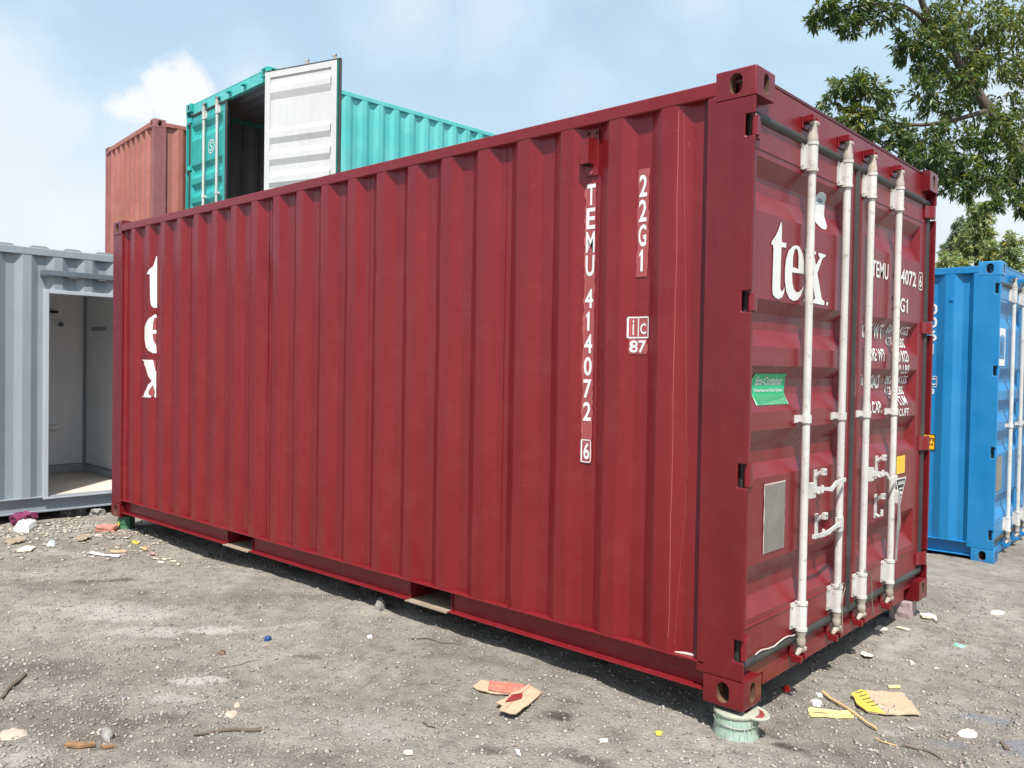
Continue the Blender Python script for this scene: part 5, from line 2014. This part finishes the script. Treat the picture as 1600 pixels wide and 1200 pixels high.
A = PL['card_red']
sub_piece('cardboard_flap', M['card'], [A[0], A[1], A[2], A[3], A[10], A[11]], .004, .000, cb, c0, .006, 3)
sub_piece('cardboard_flap', M['card'], PL['card_fold'], .004, .009, cb, c0, .004, 5)
sub_piece('red_paint_stain', M['card_red'], PL['card_stain1'], .0006, .0105, cb, c0)
sub_piece('red_paint_stain', M['card_dkred'], PL['card_stain2'], .0006, .0182, cb, c0)
F_ = PL['card_fold']
cr0, cr1 = F_[0], F_[4]
q0 = [F_[0][0] * .85 + F_[6][0] * .15, F_[0][1] * .85 + F_[6][1] * .15]
q1 = [F_[3][0] * .6 + F_[4][0] * .4 - .02, F_[3][1] * .6 + F_[4][1] * .4 + .02]
mb = MB().tube([(q0[0] - c0[0], q0[1] - c0[1], .020), (q1[0] - c0[0], q1[1] - c0[1], .020)], .0016, 6)
mb.build('crease', M['card_red'], cb)
c1 = mid(PL['card_yel'])
cy = thing('cardboard_sheet', 'flat cardboard sheet with yellow paint on its left edge, lying at the right', 'cardboard', c1)
sub_piece('cardboard_sheet_body', M['card'], PL['card_yel'], .004, .004, cy, c1, .007, 2)
sub_piece('yellow_paint', M['yellow2'], PL['card_yel2'], .001, .0135, cy, c1)
for i in range(5):
    y2 = PL['card_yel2']
    ax = (y2[0][0] + y2[1][0]) / 2 + .02 + .026 * i
    ay = (y2[0][1] + y2[1][1]) / 2 - .012 - .026 * i
    mb = MB().tube([(ax - .012 - c1[0], ay - .02 - c1[1], .0195), (ax - c1[0], ay + .004 - c1[1], .0195), (ax + .004 - c1[0], ay + .026 - c1[1], .0195)], .0022, 5)
    mb.build('black_marking', M['ink'], cy)
for i in range(2):
    pts = [(c1[0] + .02 + .05 * math.sin(t + i), c1[1] - .06 + .03 * i + .05 * math.cos(t * 1.3), 0) for t in np.linspace(0, 2.2, 8)]
    MB().tube([(p[0] - c1[0], p[1] - c1[1], .0165) for p in pts], .001, 5).build('pen_scribble', M['bluep'], cy)

PL['stick2'] = [[.025, .757], [.13, .675], [.24, .592], [.352, .508]]
rod_thing('wooden_stick', 'straight pale wooden stick with a dark tip lying across the yellow slats', 'stick', M['stick'], 'stick2', .0065, .0055, .008)
piece('bamboo_slat', 'yellow split slat nearer the painted cardboard, upper of two', 'slat', M['slat'], 'slat1', .006, .003, .002, 'yellow slats')
PL['slat2'] = [[p[0] + .004, p[1] - .014] for p in PL['slat2']]
piece('bamboo_slat', 'yellow split slat nearer the bucket, lower of two', 'slat', M['slat'], 'slat2', .006, .003, .002, 'yellow slats')
crumple('plastic_wrapper', 'small bright red crumpled wrapper by the foot of the red container', 'wrapper', M['redp'], 'red', .022, 2)
crumple('plastic_scrap', 'crumpled white plastic scrap left of the stick end', 'scrap', M['plastic'], 'plas', .016, 3)
crumple('plastic_scrap', 'tiny white plastic scrap touching the upper end of the stick', 'scrap', M['plastic'], 'plas2', .012, 4)
crumple('plaster_blob', 'dried cream plaster blob on the ground at lower right', 'blob', M['plaster'], 'plaster', .018, 5)
rod_thing('twig', 'dark bent twig at the lower right edge of the yard', 'twig', M['twig'], 'twigdark', .0055, .003)
rod_thing('string', 'short piece of pale string left of the dark bent twig', 'string', M['stick'], 'string', .003, .002)
piece('plastic_chip', 'little yellow chip on the gravel left of the bucket', 'chip', M['yellow2'], 'yelchip', .004, .002, .003)
piece('rubber_scrap', 'small black scrap lying right of the plaster blob', 'scrap', M['twig'], 'mcap', .008, .002, .003)
cp = thing('bottle_cap', 'small blue bottle cap alone on the gravel left of centre', 'cap', mid(PL['cap']))
lathe(MB(), [(.018, 0), (.0185, .004), (.017, .015), (.014, .018)], 16).build('cap_shell', M['bluep'], cp, smooth=30)
lathe(MB(), [(.0205, 0), (.0205, .004)], 16).build('cap_ring', M['bluep'], cp)
crumple('dry_leaf', 'curled dark brown dry leaf left of the blue cap', 'leaf', M['dryleaf'], 'leafb', .02, 7)
crumple('flat_stone', 'larger pale pinkish flat stone in the left foreground', 'stone', M['stone_p'], 'stoneA', .016, 8)
crumple('flat_stone', 'smaller pale stone just behind the larger pinkish flat one', 'stone', M['stone_p'], 'stoneB', .018, 9)
rod_thing('twig', 'dark straight stick in the left foreground near the pale stones', 'twig', M['twig'], 'stickA', .006, .009)
rod_thing('wire', 'thin grey wire lying left of the blue bottle cap', 'wire', M['wire'], 'wire', .0025, .002)
piece('white_strip', 'flat white strip lying left near the far end of the red container', 'strip', M['white'], 'slatw', .006, .006, .003)
piece('bark_strip', 'orange strip of bark at the bottom left of the yard', 'bark', M['bark'], 'bark1', .010, .002, .006, 'orange bark strips')
piece('bark_strip', 'short orange bark strip right of the longer strip', 'bark', M['bark'], 'bark2', .008, .002, .004, 'orange bark strips')
crumple('stone', 'rounded grey stone above the orange bark strips', 'stone', M['stone'], 'rock', .045, 11)
rod_thing('twig', 'brown crooked stick at the left edge of the yard', 'twig', M['twig'], 'stickL', .008, .012)
crumple('stone_slab', 'broad pale stone slab half buried at the lower left corner', 'stone', M['stone_p'], 'slab', .014, 12)
crumple('plastic_bag', 'crumpled white plastic bag in front of the grey office container', 'bag', M['plastic'], 'bag', .085, 13)
rough_block('plastic_bag', 'magenta plastic bag behind the crumpled white one', 'bag', M['mag'], (-7.22, -.335, float(gz(-7.22, -.335)) - .01), (.16, .17, .12), .8, 14, .03)
piece('board_scrap', 'pale flat board scrap on the dirt at far left', 'board', M['cream'], 'board', .012, .008, .003)
piece('board_scrap', 'tan board scrap near the far left corner of the red container', 'board', M['wood_pale'], 'tanA', .010, .004, .014)
piece('board_scrap', 'tan board scrap at the left edge in front of the grey office', 'board', M['wood_pale'], 'tanB', .010, .004, .012)
piece('board_scrap', 'thin tan strip just behind the flat white strip', 'board', M['card'], 'tanC', .006, .004, .004)
piece('leaf_scrap', 'yellow orange dry leaf right of the thin tan strip', 'leaf', M['leaflet'], 'leaf1', .004, .004, .008)
piece('leaf_scrap', 'pinkish dry leaf nearer the red container than the orange one', 'leaf', M['pinkc'], 'leaf2', .004, .004, .008)
for i, (dx_, dy_, lab) in enumerate(((0, 0, 'pale bark chip in the middle of the five before the far forklift pocket'), (.07, -.05, 'pale bark chip lying nearest the camera before the far forklift pocket'),
                                     (-.06, -.03, 'pale bark chip farthest left of the five before the far forklift pocket'), (.10, .03, 'pale bark chip farthest right of the five before the far forklift pocket'),
                                     (-.02, .05, 'pale bark chip closest to the red container of the five before the far pocket'))):
    x, y = -4.60 + dx_, -.21 + dy_
    PL['bit%d' % i] = [[x - .035, y - .012], [x, y - .022], [x + .04, y], [x + .01, y + .018]]
    piece('bark_chip', lab, 'chip', M['cream'], 'bit%d' % i, .003, .003, .006, 'pale bark chips before the far forklift pocket')
crumple('plastic_film', 'dull green plastic film beside the pale flat board', 'film', M['filmg'], 'film', .02, 16)
rough_block('brick', 'broken red brick next to the green paint can', 'brick', M['brick'], (-5.93, -.085, float(gz(-5.93, -.085)) - .004), (.17, .10, .055), .75, 5, .007)
piece('plastic_chip', 'yellow plastic chip behind the thin tan strip', 'chip', M['yellow2'], 'yel3', .006, .003, .008)
crumple('stone', 'grey broken stone in the shadow under the middle of the red container', 'stone', M['stone'], 'rockS', .06, 17)
rod_thing('twig', 'long thin dark twig in front of the middle of the container', 'twig', M['twig'], 'twig1', .0035, .0025)
rod_thing('twig', 'short curved dark twig left of the red stained cardboard', 'twig', M['twig'], 'twig2', .004, .0025)
piece('white_chip', 'rectangular white chip right of the dark oil stain', 'chip', M['plastic'], 'chip1', .005, .002, .002, 'white chips')
piece('white_chip', 'cream chip in the foreground at the bottom centre', 'chip', M['cream'], 'chip2', .006, .002, .004, 'white chips')
piece('white_chip', 'small white chip before the middle of the container', 'chip', M['plastic'], 'chip3', .005, .002, .003, 'white chips')
piece('white_chip', 'ragged white chip just below the dark oil stain', 'chip', M['plastic'], 'chip4', .005, .002, .005, 'white chips')
crumple('cement_lump', 'flattened pale cement lump in front of the red door sill', 'lump', M['plaster'], 'tarp', .02, 18)
piece('board_scrap', 'cream board scrap beside the pink concrete block', 'board', M['cream'], 'tarp2', .012, .004, .008)
piece('white_strip', 'pale wooden strip lying right of the cement lump', 'strip', M['cream'], 'strip', .006, .004, .006)
crumple('plastic_film', 'mint green plastic film on the dirt at right', 'film', M['mint'], 'green', .014, 19)
crumple('cement_lump', 'pale cement lump far right between the red and blue containers', 'lump', M['plaster'], 'slabR', .02, 20)
piece('white_chip', 'pale chip below the mint green film', 'chip', M['cream'], 'chipR', .005, .003, .004, 'white chips')
piece('paper_scrap', 'pale folded paper scrap in front of the second rod', 'paper', M['cream'], 'paperR', .003, .004, .014)
piece('wood_sliver', 'thin pale wood sliver above the painted cardboard', 'sliver', M['slat'], 'chipR2', .005, .003, .003)
def STONE(key, label):
    c = mid(PL[key])
    rough_block('stone', label, 'stone', M['stone'], (c[0] - .20, c[1] - .02, c[2] - .02), (.10, .085, .085 if key != 'rk2' else .12), .6, len(label), .016)


STONE('rk1', 'dark stone under the threshold of the grey office, leftmost of three')
STONE('rk2', 'pointed dark stone under the threshold of the grey office, middle of three')
STONE('rk3', 'dark stone near the green can under the grey office, rightmost of three')
